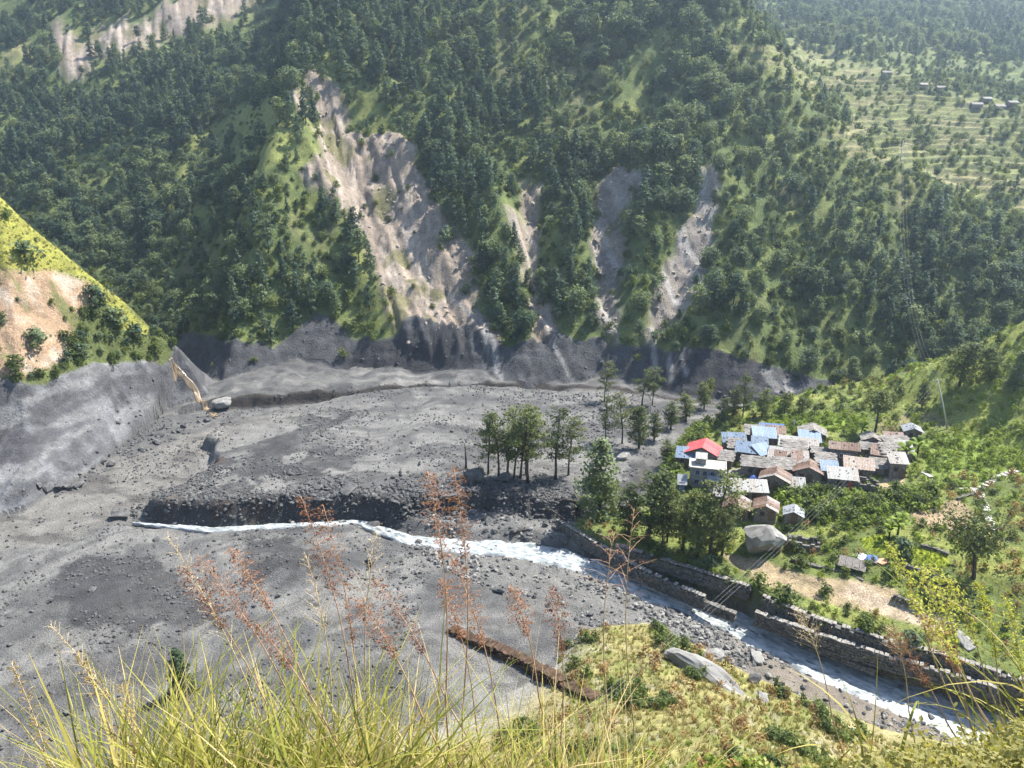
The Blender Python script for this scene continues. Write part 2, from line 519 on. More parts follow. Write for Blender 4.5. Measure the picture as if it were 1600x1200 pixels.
MAT = {}
MAT['slope'] = ground_mat('slope_ground', 0.35, 1.9, 0.64, 1.30, 0.65)
MAT['mud'] = ground_mat('mud_ground', 0.30, 3.2, 0.70, 1.28, 0.8, speck=2.6, bdist=0.4)
MAT['turf'] = ground_mat('turf_ground', 0.5, 3.0, 0.6, 1.35, 0.7, speck=None, bdist=0.5)
MAT['bark'] = simple_mat('bark', (0.035, 0.028, 0.022), (0.10, 0.085, 0.07), 3.0, 0.95, 0.5)
MAT['bark_pale'] = simple_mat('bark_pale', (0.09, 0.08, 0.07), (0.2, 0.18, 0.15), 3.0, 0.95, 0.5)
MAT['forest_leaf'] = leaf_mat('forest_leaf', (0.040, 0.074, 0.048), (0.148, 0.192, 0.088), 0.36, (0.22, 0.225, 0.09))
MAT['pine_leaf'] = leaf_mat('pine_leaf', (0.032, 0.064, 0.048), (0.105, 0.152, 0.088), 0.33)
MAT['bush_leaf'] = leaf_mat('bush_leaf', (0.045, 0.070, 0.017), (0.125, 0.160, 0.038), 0.34, (0.20, 0.185, 0.06))
MAT['alder_leaf'] = leaf_mat('alder_leaf', (0.042, 0.062, 0.020), (0.115, 0.14, 0.040), 0.34)
MAT['crop_leaf'] = leaf_mat('crop_leaf', (0.085, 0.13, 0.018), (0.21, 0.28, 0.036), 0.40, (0.29, 0.28, 0.06))
MAT['weed_leaf'] = leaf_mat('weed_leaf', (0.17, 0.17, 0.05), (0.34, 0.31, 0.11), 0.40, (0.46, 0.38, 0.20))
MAT['rust_leaf'] = leaf_mat('rust_leaf', (0.14, 0.075, 0.03), (0.28, 0.17, 0.06), 0.3)
MAT['dry_grass'] = leaf_mat('dry_grass', (0.18, 0.155, 0.065), (0.34, 0.29, 0.125), 0.35, (0.38, 0.30, 0.16))

# ------------------------------------------------------------------ kinds of ground, outlined on the photograph and laid on the land
SCAR_MAIN = [(452,148),(488,118),(528,128),(550,170),(542,205),(580,222),(612,214),(642,235),(662,295),(702,348),(722,372),(745,392),(752,440),(745,490),(772,520),(800,560),(640,560),(606,490),(574,415),(548,358),(508,312),(478,264),(505,240),(488,190)]
SCAR_GULLY = [(815,292),(848,300),(842,380),(840,440),(872,500),(884,545),(842,545),(826,470),(826,400),(814,340)]
SCAR_EARTH = [(792,325),(815,345),(830,400),(832,440),(822,450),(808,400)]
SCAR_PALE = [(932,285),(962,266),(990,270),(1050,272),(1045,292),(1010,292),(985,322),(966,346),(985,380),(985,420),(962,470),(958,540),(934,540),(934,440),(922,390),(940,340)]
SCAR_CHUTE = [(1092,268),(1118,258),(1118,330),(1112,380),(1102,430),(1112,480),(1062,490),(1034,525),(1002,550),(1014,480),(1040,420),(1060,370),(1085,320)]
SCAR_FAR = [(405,-20),(398,12),(340,36),(272,66),(230,74),(190,98),(150,92),(132,122),(110,128),(92,108),(78,60),(92,34),(118,62),(150,58),(172,36),(232,34),(252,12),(300,-5)]
SCARS = [SCAR_MAIN, SCAR_GULLY, SCAR_EARTH, SCAR_PALE, SCAR_CHUTE, SCAR_FAR]
TRIM_LINE = [(-300,575),(0,588),(70,602),(150,572),(225,560),(262,572),(282,525),(300,520),(352,532),(430,545),(462,515),(500,488),(530,505),(562,532),(610,528),(640,508),(720,516),(800,545),(830,528),(900,532),(1010,545),(1100,548),(1200,572),(1300,600),(1420,612),(1700,612)]
MEADOWS = [[(330,200),(372,165),(450,152),(480,200),(502,240),(470,258),(400,262),(350,245)],
           [(262,285),(290,225),(322,185),(338,205),(316,262),(300,300),(325,340),(300,345)],
           [(540,370),(600,470),(612,530),(590,520),(565,440)],
           [(555,130),(600,170),(600,215),(560,205)],
           [(940,158),(1000,160),(1075,182),(1080,200),(990,190)]]
FIELDS = [[(1148,62),(1250,76),(1400,112),(1480,142),(1620,172),(1620,350),(1540,312),(1470,285),(1380,255),(1310,240),(1275,222),(1330,170),(1210,125),(1140,85)],
          [(0,80),(40,60),(90,75),(70,100),(0,130)]]
SOIL_L = [(-60,410),(95,425),(142,446),(150,470),(120,520),(105,560),(60,588),(-60,590)]
GRASS_L = [(-80,240),(0,300),(60,345),(132,425),(180,452),(240,518),(205,520),(140,446),(95,428),(-80,415)]
STREAKS = [([(744,490),(760,520),(770,555),(782,592)], 0.9), ([(700,470),(735,505),(765,560)], 0.5), ([(862,545),(880,575),(893,598)], 0.45), ([(1020,520),(1022,560),(1026,600)], 0.7), ([(1046,565),(1048,600)], 0.6), ([(1064,565),(1072,590)], 0.5), ([(1195,588),(1215,612)], 1.2), ([(1232,600),(1252,615)], 1.2)]
DARK_MUD = [[(330,740),(420,690),(480,655),(560,640),(470,700),(410,760)], [(410,745),(470,715),(560,705),(545,738),(470,752)],
            [(75,905),(140,870),(230,880),(320,930),(330,975),(220,985),(110,965)], [(360,845),(470,850),(500,890),(380,905)],
            [(225,780),(330,755),(440,770),(560,772),(690,775),(690,805),(560,812),(330,822),(225,812)],
            [(0,640),(130,655),(210,672),(120,700),(60,720),(0,730)]]
TAN = [(1128,868),(1180,872),(1260,900),(1330,905),(1400,920),(1420,950),(1480,975),(1455,985),(1390,965),(1290,940),(1190,915)]
TAN_PATH = [(1330,905),(1400,940),(1488,968),(1500,985),(1470,988),(1380,962),(1310,930)]
STRAW = [(1372,760),(1385,735),(1412,742),(1408,762),(1392,790),(1360,790)]
STRAW2 = [(1425,795),(1500,780),(1525,800),(1500,830),(1430,815)]
RICE = [[(1345,842),(1385,832),(1400,850),(1395,872),(1352,858)], [(1415,858),(1440,850),(1480,868),(1488,882),(1430,884)]]
CROP = [[(1205,655),(1300,648),(1360,650),(1350,672),(1250,676),(1200,668)], [(1430,690),(1480,680),(1620,650),(1620,740),(1520,760),(1450,745)]]
YARD = [(1128,735),(1160,730),(1180,745),(1320,742),(1340,760),(1250,772),(1180,768),(1160,778),(1128,790),(1112,770)]

# ------------------------------------------------------------------ the land: one sheet, cut along the pieces of the setting
NA = 720
aa = np.linspace(-0.82, 0.82, NA)
yy = np.concatenate([np.arange(-8, 6, 0.3), 6*np.exp(np.linspace(0, math.log(80/6), 110)), np.arange(80.45, 234, 0.5), np.arange(234.9, 430, 0.9), np.arange(434, 1330, 5.5)])
NR = len(yy)
GX = (aa[None, :]*(yy[:, None]+40)).ravel(); GY = np.repeat(yy, NA)
GZ, GC, AUX = H(GX, GY, True)
GU, GV, GD = project(GX, GY, GZ)
infront = GD > 5

def pmask(poly, x, y, u, v, soft=6.0, warp=9.0, seed=0):
    """outline in photograph pixels with a ragged edge that is fixed to the land"""
    uu = u + warp*fbm(x, y, 7, 3, 101+seed); vv = v + warp*fbm(x, y, 7, 3, 131+seed)
    P = np.asarray(poly, float)
    lo = P.min(0)-40; hi = P.max(0)+40
    m = (uu > lo[0]) & (uu < hi[0]) & (vv > lo[1]) & (vv < hi[1])
    out = np.zeros(np.shape(u))
    if np.any(m): out[m] = sstep(-soft, soft, polysdf(uu[m], vv[m], poly))
    return out

def far_masks(x, y, u, v):
    sc = np.zeros(np.shape(x))
    for i, s in enumerate(SCARS): sc = np.maximum(sc, pmask(s, x, y, u, v, 9, 17, i))
    T = np.asarray(TRIM_LINE, float)
    tv = np.interp(u + 10*fbm(x, y, 8, 3, 171), T[:, 0], T[:, 1])
    mud = sstep(-5, 5, v + 9*fbm(x, y, 5, 3, 172) - tv)
    me = np.zeros(np.shape(x)); fi = np.zeros(np.shape(x))
    for i, s in enumerate(MEADOWS): me = np.maximum(me, pmask(s, x, y, u, v, 10, 14, 20+i))
    for i, s in enumerate(FIELDS): fi = np.maximum(fi, pmask(s, x, y, u, v, 10, 12, 40+i))
    return sc, mud, me, fi

# terraced fields: steps in the land itself
isfar = (GC == 3) | (GC == 4)
SC, MUDM, MEAD, FIELD = far_masks(GX, GY, GU, GV)
SC *= isfar; MEAD *= isfar; FIELD *= isfar
MUDM = MUDM * (isfar | (GC == 5))
st = GZ/2.0 + 1.3*fbm(GX, GY, 45, 3, 212) + 0.35*fbm(GX, GY, 12, 2, 213); fr = st - np.floor(st)
GZ = GZ + FIELD*0.9*(2.0*(np.floor(st) + sstep(0.75, 1.0, fr) - st))
# relief of the bare slopes: rills down the fall line
rill = ridged(GX*1.0 + GY*0.35, GY*0.18 - GX*0.1, 5.0, 4, 201)
rill2 = ridged(GX + GY*0.35, GY*0.12, 2.2, 3, 202)
lump = fbm(GX, GY, 6, 4, 203)
GZ = GZ + SC*(2.1*rill + 0.8*rill2 + 1.0*lump)
GZ = GZ + MUDM*(0.5*ridged(GX, GY*0.25, 3.5, 3, 204) + 0.7*fbm(GX, GY, 5, 4, 205) + 0.7*ridged(GX*0.25 + 0.1*GY, GZ*1.1, 5.0, 3, 210))
soilL = pmask(SOIL_L, GX, GY, GU, GV, 5, 10, 60)*(GC == 5)
GZ = GZ + soilL*(0.8*fbm(GX, GY, 3, 4, 206))
isfloor = GC == 1
GZ = GZ + isfloor*(0.10*fbm(GX, GY, 1.6, 3, 207) + 0.22*sstep(0.15, 0.6, fbm(GX, GY, 12, 3, 208))*fbm(GX*0.5, GY, 1.5, 3, 209))
GU, GV, GD = project(GX, GY, GZ)

def mixc(c, new, m): return c + (np.asarray(new)[None, :] - c)*np.clip(m, 0, 1)[:, None]
n_a = fbm(GX, GY, 22, 4, 301)*0.5+0.5; n_b = fbm(GX, GY, 6, 4, 302)*0.5+0.5; n_c = fbm(GX, GY, 2.2, 4, 303)*0.5+0.5
tint = np.zeros((len(GX), 3))
# far slope: scrub under the trees
g = np.tile(np.array([0.080, 0.105, 0.034]), (len(GX), 1))
g = mixc(g, (0.14, 0.16, 0.05), sstep(0.42, 0.70, n_b))
g = mixc(g, (0.13, 0.11, 0.06), sstep(0.60, 0.85, n_a)*0.5)
g = mixc(g, (0.17, 0.185, 0.055), MEAD*0.85)
fc = sstep(0.4, 0.6, fbm(GX, GZ*6, 14, 2, 305)*0.5+0.5)
g = mixc(g, (0.16, 0.17, 0.06), FIELD*0.75)
g = mixc(g, (0.22, 0.19, 0.10), FIELD*fc*0.6)
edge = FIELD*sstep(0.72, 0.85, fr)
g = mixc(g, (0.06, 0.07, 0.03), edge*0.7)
rock = np.tile(np.array([0.34, 0.290, 0.245]), (len(GX), 1))
rock = mixc(rock, (0.22, 0.195, 0.175), sstep(0.45, 0.7, n_b))
rock = mixc(rock, (0.42, 0.375, 0.33), sstep(0.3, 0.8, rill*0.5+0.5)*0.5)
rock = mixc(rock, (0.33, 0.245, 0.16), sstep(0.55, 0.8, n_a)*sstep(360, 460, GV)*0.8)
rock = mixc(rock, (0.32, 0.315, 0.31), ((GU > 905) & (GU < 1125)).astype(float)*0.85)
rock = mixc(rock, (0.15, 0.12, 0.09), sstep(0.5, 0.75, ridged(GX + GY*0.35, GY*0.06, 3.0, 3, 312)*0.5+0.5)*0.55)
rock = mixc(rock, (0.13, 0.13, 0.055), sstep(0.58, 0.68, fbm(GX, GY, 9, 4, 311)*0.5+0.5)*0.8)
rock = rock*np.array([0.92, 0.88, 0.84])
slope_c = g + (rock - g)*SC[:, None]
mudw = np.tile(np.array([0.068, 0.068, 0.072]), (len(GX), 1))
mudw = mixc(mudw, (0.10, 0.10, 0.102), sstep(0.45, 0.75, n_c)*0.6)
mudw = mixc(mudw, (0.04, 0.039, 0.042), sstep(0.48, 0.7, n_a)*0.75)
slope_c = slope_c + (mudw*0.82 - slope_c)*MUDM[:, None]
for pl, w in STREAKS:
    L = cast(pl, lambda a, b: H(a, b))
    d, _, _ = polydist(GX, GY, L)
    slope_c = mixc(slope_c, (0.22, 0.212, 0.20), (1 - sstep(w*0.3, w*1.6, d + 0.5*fbm(GX, GY, 2, 2, 320)))*isfar*0.9)
# left spur
ls = np.tile(np.array([0.08, 0.095, 0.03]), (len(GX), 1))
ls = mixc(ls, (0.27, 0.26, 0.055), pmask(GRASS_L, GX, GY, GU, GV, 5, 8, 61)*(0.7+0.3*n_b))
so = np.tile(np.array([0.30, 0.205, 0.13]), (len(GX), 1)); so = mixc(so, (0.37, 0.30, 0.23), sstep(0.5, 0.7, n_c)); so = mixc(so, (0.13, 0.13, 0.05), sstep(0.58, 0.7, n_b))
ls = ls + (so - ls)*soilL[:, None]
lmud = mixc(mudw*1.15, (0.15, 0.15, 0.155), sstep(0.45, 0.7, n_b)*0.8)
lay = fbm(GX*0.12 + GY*0.05, GZ*0.9 + 1.5*fbm(GX, GY, 14, 3, 351), 1.6, 4, 352)
lmud = mixc(lmud, (0.055, 0.054, 0.058), sstep(0.05, 0.35, lay)*0.75); lmud = mixc(lmud, (0.19, 0.188, 0.185), sstep(-0.12, -0.4, lay)*0.6)
ls = ls + (lmud - ls)*MUDM[:, None]
# mud flat
mf = np.tile(np.array([0.165, 0.161, 0.152]), (len(GX), 1))
mf = mixc(mf, (0.215, 0.210, 0.198), sstep(0.4, 0.7, n_a))
mf = mixc(mf, (0.10, 0.10, 0.102), sstep(0.52, 0.70, n_b)*0.7)
mf = mixc(mf, (0.085, 0.085, 0.088), sstep(0.56, 0.68, n_c)*0.5)
n_d = fbm(GX, GY, 1.1, 3, 306)*0.5+0.5
def ragged(m, k=1.0): return sstep(0.42, 0.62, m + k*((n_c-0.5)*0.7 + (n_b-0.5)*0.9 + (n_d-0.5)*0.5))*(m > 0.02)
_wx = 9*fbm(GX, GY, 26, 3, 341); _wy = 9*fbm(GX, GY, 26, 3, 342)
_ar = np.arctan2(GX+10, GY-60); _rad = np.hypot(GX+10, GY-60)
flow = fbm(_ar*14 + _wx*0.1, _rad*0.55 + _wy*0.8, 3.0, 4, 343)
flow2 = ridged(_ar*9, _rad*0.9 + _wy, 4.0, 3, 344)
mf = mixc(mf, (0.105, 0.104, 0.104), sstep(0.0, 0.3, flow)*0.8)
mf = mixc(mf, (0.235, 0.23, 0.215), sstep(-0.1, -0.5, flow)*0.6)
mf = mixc(mf, (0.085, 0.084, 0.085), sstep(0.78, 0.95, flow2)*0.6)
GZ[isfloor] += (0.32*flow + 0.26*flow2)[isfloor]
for i, p in enumerate(DARK_MUD): mf = mixc(mf, (0.055, 0.054, 0.057), ragged(pmask(p, GX, GY, GU, GV, 22, 22, 70+i))*(0.5+0.5*n_d))
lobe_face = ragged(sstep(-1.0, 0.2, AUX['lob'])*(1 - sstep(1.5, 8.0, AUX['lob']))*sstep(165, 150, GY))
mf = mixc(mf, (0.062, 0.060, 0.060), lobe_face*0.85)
mf = mixc(mf, (0.12, 0.075, 0.045), lobe_face*sstep(0.52, 0.58, n_c)*((GU < 420).astype(float))*0.35)
ben_face = sstep(-1.0, -0.2, AUX['ben'])*(1 - sstep(0.6, 1.2, AUX['ben']))
mf = mixc(mf, (0.06, 0.05, 0.042), ben_face*0.9*((AUX['inb'] > 0.001)))
chan = pmask([(-60,870),(-60,830),(100,760),(200,712),(330,665),(470,640),(480,650),(380,662),(300,720),(320,745),(200,805),(80,850)], GX, GY, GU, GV, 10, 10, 80)
mf = mixc(mf, (0.21, 0.20, 0.18), chan*0.8)
mf = mixc(mf, (0.10, 0.095, 0.09), chan*sstep(0.52, 0.62, fbm(GX*0.45 + GY*0.45, GY*1.2, 4.5, 4, 331)*0.5+0.5)*0.85)
gravel = sstep(0, 4, GX+8)*sstep(135, 128, GY)*(1 - sstep(6, 18, AUX['rd']))
mf = mixc(mf, (0.22, 0.215, 0.20), gravel*0.7)
mf = mixc(mf, (0.24, 0.20, 0.155), sstep(28, 40, GX)*sstep(112, 100, GY)*0.8)
mf = mixc(mf, (0.09, 0.09, 0.09), (1 - sstep(0.2, 1.6, np.abs(AUX['rd'])))*0.55)
mf = mf*np.array([0.71, 0.705, 0.705])
# village terrace and right spur
tr = np.tile(np.array([0.10, 0.125, 0.035]), (len(GX), 1))
tr = mixc(tr, (0.17, 0.19, 0.05), sstep(0.45, 0.7, n_b)); tr = mixc(tr, (0.22, 0.175, 0.095), sstep(0.60, 0.75, n_a)*0.6)
for p, c, k in ((TAN, (0.31, 0.235, 0.15), 90), (TAN_PATH, (0.36, 0.285, 0.205), 91), (STRAW, (0.36, 0.27, 0.17), 92), (STRAW2, (0.28, 0.20, 0.13), 93), (YARD, (0.30, 0.275, 0.245), 94), (RICE[0], (0.26, 0.30, 0.03), 95), (RICE[1], (0.26, 0.30, 0.03), 96), (CROP[0], (0.20, 0.28, 0.05), 97), (CROP[1], (0.15, 0.2, 0.04), 98)):
    tr = mixc(tr, c, pmask(p, GX, GY, GU, GV, 3, 5, k)*(0.75+0.25*n_c))
tr = mixc(tr, (0.19, 0.185, 0.175), (1 - sstep(0.5, 9, AUX['north']))*(GC == 2))
rs_ = mixc(tr, (0.21, 0.235, 0.055), np.full(len(GX), 0.7))
# near hillside
nh = np.tile(np.array([0.24, 0.215, 0.085]), (len(GX), 1))
nh = mixc(nh, (0.155, 0.165, 0.05), sstep(0.48, 0.68, n_b)); nh = mixc(nh, (0.30, 0.255, 0.14), sstep(0.52, 0.72, n_a)*0.8); nh = mixc(nh, (0.32, 0.28, 0.22), sstep(0.62, 0.72, n_c)*0.5)
nh = mixc(nh, (0.20, 0.195, 0.187), 0.9*sstep(2.6, 0.4, AUX['near'])*(GC == 7)*sstep(16, 8, GX))
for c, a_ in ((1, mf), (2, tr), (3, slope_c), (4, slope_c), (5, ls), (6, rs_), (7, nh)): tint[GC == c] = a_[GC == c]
tint = np.clip(tint, 0.01, 0.8)

idx = np.arange(NR*NA).reshape(NR, NA)
quads = np.stack([idx[:-1, :-1], idx[:-1, 1:], idx[1:, 1:], idx[1:, :-1]], axis=-1).reshape(-1, 4)
qc = GC[quads[:, 0]]
VERT = np.stack([GX, GY, GZ], axis=1)
for codes, nm, mt in (((1,), 'mud_flat', 'mud'), ((2,), 'village_terrace', 'turf'), ((3,), 'mountain', 'slope'), ((4,), 'far_mountain', 'slope'), ((5,), 'hill_left', 'slope'), ((6,), 'hill_right', 'turf'), ((7,), 'hillside', 'turf')):
    q = quads[np.isin(qc, codes)]
    if len(q) == 0: continue
    used, inv = np.unique(q.ravel(), return_inverse=True)
    me_ = np_mesh(nm, VERT[used], inv.reshape(-1, 4), MAT[mt], True, tint[used])
    tag(link(nm, me_), kind='structure')

def gz(x, y):
    """height of the built sheet at points (bilinear on the grid)"""
    x = np.atleast_1d(np.asarray(x, float)); y = np.atleast_1d(np.asarray(y, float))
    r = np.clip(np.searchsorted(yy, y) - 1, 0, NR-2)
    fy = np.clip((y - yy[r])/(yy[r+1]-yy[r]), 0, 1)
    def row(rr):
        ca = (x/(yy[rr]+40) - aa[0])/(aa[1]-aa[0]); c = np.clip(np.floor(ca).astype(int), 0, NA-2); f = np.clip(ca-c, 0, 1)
        return GZ[rr*NA+c]*(1-f) + GZ[rr*NA+c+1]*f
    return row(r)*(1-fy) + row(r+1)*fy
def gzf(x, y): return float(gz(x, y)[0])
def pick(pts):
    """photograph pixels -> points on the built sheet"""
    return cast(pts, lambda a, b: gz(a, b))
def code_at(x, y):
    r = np.clip(np.searchsorted(yy, y) - 1, 0, NR-2)
    c = np.clip(np.round((x/(yy[r]+40) - aa[0])/(aa[1]-aa[0])).astype(int), 0, NA-1)
    return GC[r*NA+c], r*NA+c
# ------------------------------------------------------------------ plants: prototypes
def leaf_cards(cent, size, rng, up=0.35, aspect=1.7, outward=None):
    """one rhombic, slightly folded leaf spray per centre (2 triangles each)"""
    n = len(cent)
    nrm = rng.normal(size=(n, 3)); nrm[:, 2] += up*2
    if outward is not None: nrm += outward*1.2
    nrm /= np.linalg.norm(nrm, axis=1)[:, None] + 1e-9
    t = rng.normal(size=(n, 3)); t -= (t*nrm).sum(1)[:, None]*nrm; t /= np.linalg.norm(t, axis=1)[:, None] + 1e-9
    b = np.cross(nrm, t)
    s = (size*(0.6 + 0.8*rng.random(n)))[:, None]
    w = s/aspect
    fold = nrm*s*(rng.random(n)-0.5)[:, None]*0.5
    P = np.stack([cent - t*s*0.5, cent + b*w*0.5 + fold*0.6, cent + t*s*0.5 + fold*0.2, cent - b*w*0.5 + fold*0.6], axis=1)
    return P.reshape(-1, 3), np.arange(n*4).reshape(n, 4)

def make_tree(name, height, radius, crown0, shape, nbranch, leaves, lsize, rng, bark, leaf, lean=0.0, spread=0.35, trunk_r=None, droop=0.0, n_side=6, stems=1):
    """trunk mesh with limbs, crown mesh of leaf sprays along the limbs"""
    tb = MB(); cents = []; outs = []
    tr = trunk_r or height*0.014
    for sidx in range(stems):
        an0 = rng.random()*6.28
        off = Vector((math.cos(an0), math.sin(an0), 0))*(0.0 if stems == 1 else 0.35)
        ln = lean if stems == 1 else 0.18*radius
        la = rng.random()*6.28 if stems == 1 else an0
        hh = height*(1.0 if stems == 1 else rng.uniform(0.8, 1.0))
        N = 7; pts = []
        for i in range(N):
            f = i/(N-1)
            pts.append(off + Vector((math.cos(la)*ln*f*f*2 + rng.normal()*0.012*height*f, math.sin(la)*ln*f*f*2 + rng.normal()*0.012*height*f, hh*f*0.97 - 0.35*(1-f))))
        tb.tube(pts, [tr*(1.35-f)**0.9 if f else tr*1.6 for f in np.linspace(0, 1, N)*0.98 + 0.0], n_side)
        nb = max(4, nbranch//stems)
        for k in range(nb):
            h = crown0 + (1-crown0)*((k + rng.random())/nb)
            f = (h - crown0)/(1-crown0 + 1e-6)
            if shape == 'cone': prof = (1-f)**0.75*1.0 + 0.06; el = 0.10 - 0.35*(1-f)*0.4
            elif shape == 'pine': prof = (0.35 + 1.0*math.sin(math.pi*min(1, f*0.75+0.22)))*(1-f*0.45)*0.85; el = 0.25
            elif shape == 'round': prof = math.sqrt(max(0.03, 1-(2*f-0.85)**2/1.35)); el = 0.35
            elif shape == 'tall': prof = (0.45+0.75*math.sin(math.pi*min(1, f*0.8+0.15)))*(1.0-0.35*f); el = 0.45
            elif shape == 'flat': prof = 0.55+0.6*f; el = 0.75-0.5*f
            elif shape == 'bush': prof = math.sqrt(max(0.05, 1-f*f))*1.0; el = 0.3+0.8*f
            L = radius*prof*rng.uniform(0.55, 1.15)
            az = k*2.399 + rng.normal()*0.5
            i0 = h*(N-1)*0.97; ii = min(N-2, int(i0)); p0 = pts[ii].lerp(pts[ii+1], i0-ii)
            e = el + rng.normal()*0.2
            d = Vector((math.cos(az)*math.cos(e), math.sin(az)*math.cos(e), math.sin(e)))
            p1 = p0 + d*L*0.55 + Vector((0, 0, 0.04*L)); p2 = p0 + d*L + Vector((0, 0, -droop*L))
            if k % 2 == 0 or shape in ('flat', 'tall'): tb.tube([p0, p1, p2], [tr*0.38*(1.1-f*0.6), tr*0.24, tr*0.08], 4)
            nl = max(3, int(leaves/ (nb*stems) * (0.4+prof)))
            q = 0.25 + 0.8*rng.random(nl)**0.7
            P0 = np.array(p0); D = np.array(p2) - P0
            c = P0[None, :] + D[None, :]*q[:, None] + rng.normal(size=(nl, 3))*np.array([1, 1, 0.62])[None, :]*spread*radius*(0.35 + 0.35*prof)
            cents.append(c); outs.append(np.tile(np.array(d)[None, :], (nl, 1)))
    cents = np.concatenate(cents); outs = np.concatenate(outs)
    ax = np.array([0, 0, height*0.55]); o2 = cents - ax; o2 /= np.linalg.norm(o2, axis=1)[:, None] + 1e-6
    v, f = leaf_cards(cents, lsize, rng, 0.3, 1.6, o2)
    v[:, 2] = np.maximum(v[:, 2], 0.02)
    return tb.mesh(name + '_trunk', bark, True), np_mesh(name + '_crown', v, f, leaf)

def make_tuft(name, n, h, w, rng, mat, bend=0.5, seg=2, base=0.25, zs=1.0):
    """a tuft of curved blades"""
    V = []; F = []
    for i in range(n):
        az = rng.random()*6.28; L = h*rng.uniform(0.55, 1.1); lean = rng.uniform(0.1, bend)
        r0 = base*math.sqrt(rng.random()); bx, by = r0*math.cos(az*1.7), r0*math.sin(az*1.7)
        dx, dy = math.cos(az), math.sin(az); sx, sy = -dy, dx
        k = len(V)
        for s_ in range(seg+1):
            t = s_/seg; r = lean*L*t*t; z = L*(t - 0.25*lean*t*t)*zs; ww = w*(1-t)**0.7*0.5
            V.append((bx+dx*r+sx*ww, by+dy*r+sy*ww, z-0.02)); V.append((bx+dx*r-sx*ww, by+dy*r-sy*ww, z-0.02))
        for s_ in range(seg): F.append((k+2*s_, k+2*s_+1, k+2*s_+3, k+2*s_+2))
    return np_mesh(name, V, F, mat)

def make_rock(name, seed, mat, sub=2, flat=0.75, rough=0.28):
    bm = bmesh.new(); bmesh.ops.create_icosphere(bm, subdivisions=sub, radius=1.0)
    r = random.Random(seed)
    planes = [(Vector((r.gauss(0, 1), r.gauss(0, 1), r.gauss(0, 1))).normalized(), r.uniform(0.46, 0.82)) for _ in range(9)]
    sc = Vector((r.uniform(0.95, 1.45), r.uniform(0.8, 1.15), r.uniform(0.7, 0.95)*flat/0.75))
    for v in bm.verts:
        p = v.co.copy()
        for nrm, d in planes:
            e = p.dot(nrm) - d
            if e > 0: p -= nrm*e
        p *= 1 + rough*0.25*math.sin(p.x*5+seed)*math.sin(p.y*6+seed*2)*math.sin(p.z*4)
        p += Vector((r.gauss(0, 1), r.gauss(0, 1), r.gauss(0, 1)))*0.02
        v.co = Vector((p.x*sc.x, p.y*sc.y, p.z*sc.z))
    m = bpy.data.meshes.new(name); bm.to_mesh(m); bm.free(); m.materials.append(mat)
    return m

def scatter(name, pts, rot, scale, index, meshes, label=None, cat=None, kind='stuff'):
    """one object of uncounted stuff: prototypes instanced on points by geometry nodes"""
    pts = np.asarray(pts, np.float32); n = len(pts)
    m = bpy.data.meshes.new(name); m.vertices.add(n); m.vertices.foreach_set('co', pts.ravel())
    a = m.attributes.new('spin', 'FLOAT_VECTOR', 'POINT'); a.data.foreach_set('vector', np.asarray(rot, np.float32).ravel())
    a = m.attributes.new('size', 'FLOAT_VECTOR', 'POINT'); a.data.foreach_set('vector', np.asarray(scale, np.float32).ravel())
    a = m.attributes.new('pick', 'INT', 'POINT'); a.data.foreach_set('value', np.asarray(index, np.int32))
    o = link(name, m); tag(o, label, cat, kind=kind)
    pc = bpy.data.collections.new(name + '_forms')
    for i, me_ in enumerate(meshes):
        if isinstance(me_, tuple):                       # trunk + crown joined for the uncounted copies
            me_ = join_meshes('%s_form_%02d' % (name, i), me_)
        ob = bpy.data.objects.new('%s_form_%02d' % (name, i), me_); pc.objects.link(ob)
    ng = bpy.data.node_groups.new(name + '_scatter', 'GeometryNodeTree')
    ng.interface.new_socket('Geometry', in_out='INPUT', socket_type='NodeSocketGeometry')
    ng.interface.new_socket('Geometry', in_out='OUTPUT', socket_type='NodeSocketGeometry')
    N = ng.nodes; gi = N.new('NodeGroupInput'); go = N.new('NodeGroupOutput')
    ci = N.new('GeometryNodeCollectionInfo'); ci.inputs['Collection'].default_value = pc
    ci.inputs['Separate Children'].default_value = True; ci.inputs['Reset Children'].default_value = True
    ip = N.new('GeometryNodeInstanceOnPoints'); ip.inputs['Pick Instance'].default_value = True
    def attr(nm, ty):
        q = N.new('GeometryNodeInputNamedAttribute'); q.data_type = ty; q.inputs['Name'].default_value = nm
        return q.outputs['Attribute']
    ng.links.new(gi.outputs[0], ip.inputs['Points']); ng.links.new(ci.outputs[0], ip.inputs['Instance'])
    ng.links.new(attr('pick', 'INT'), ip.inputs['Instance Index'])
    er = N.new('FunctionNodeEulerToRotation'); ng.links.new(attr('spin', 'FLOAT_VECTOR'), er.inputs[0])
    ng.links.new(er.outputs[0], ip.inputs['Rotation']); ng.links.new(attr('size', 'FLOAT_VECTOR'), ip.inputs['Scale'])
    ng.links.new(ip.outputs[0], go.inputs[0])
    md = o.modifiers.new('scatter', 'NODES'); md.node_group = ng
    return o

def join_meshes(name, parts):
    out = bpy.data.meshes.new(name); bm = bmesh.new(); mats = []
    for p in parts:
        n0 = len(bm.faces); bm.from_mesh(p); bm.faces.ensure_lookup_table()
        mi = len(mats); mats.append(p.materials[0])
        for f in bm.faces[n0:]: f.material_index = mi
    bm.to_mesh(out); bm.free()
    for mm in mats: out.materials.append(mm)
    return out

def spins(n, tilt=0.06):
    r = np.zeros((n, 3)); r[:, 2] = RNG.random(n)*6.283; r[:, 0] = RNG.normal(size=n)*tilt; r[:, 1] = RNG.normal(size=n)*tilt
    return r
def sizes(s, var=0.12):
    s = np.asarray(s); k = np.stack([s, s, s], axis=1)
    return k*(1 + var*RNG.normal(size=k.shape))

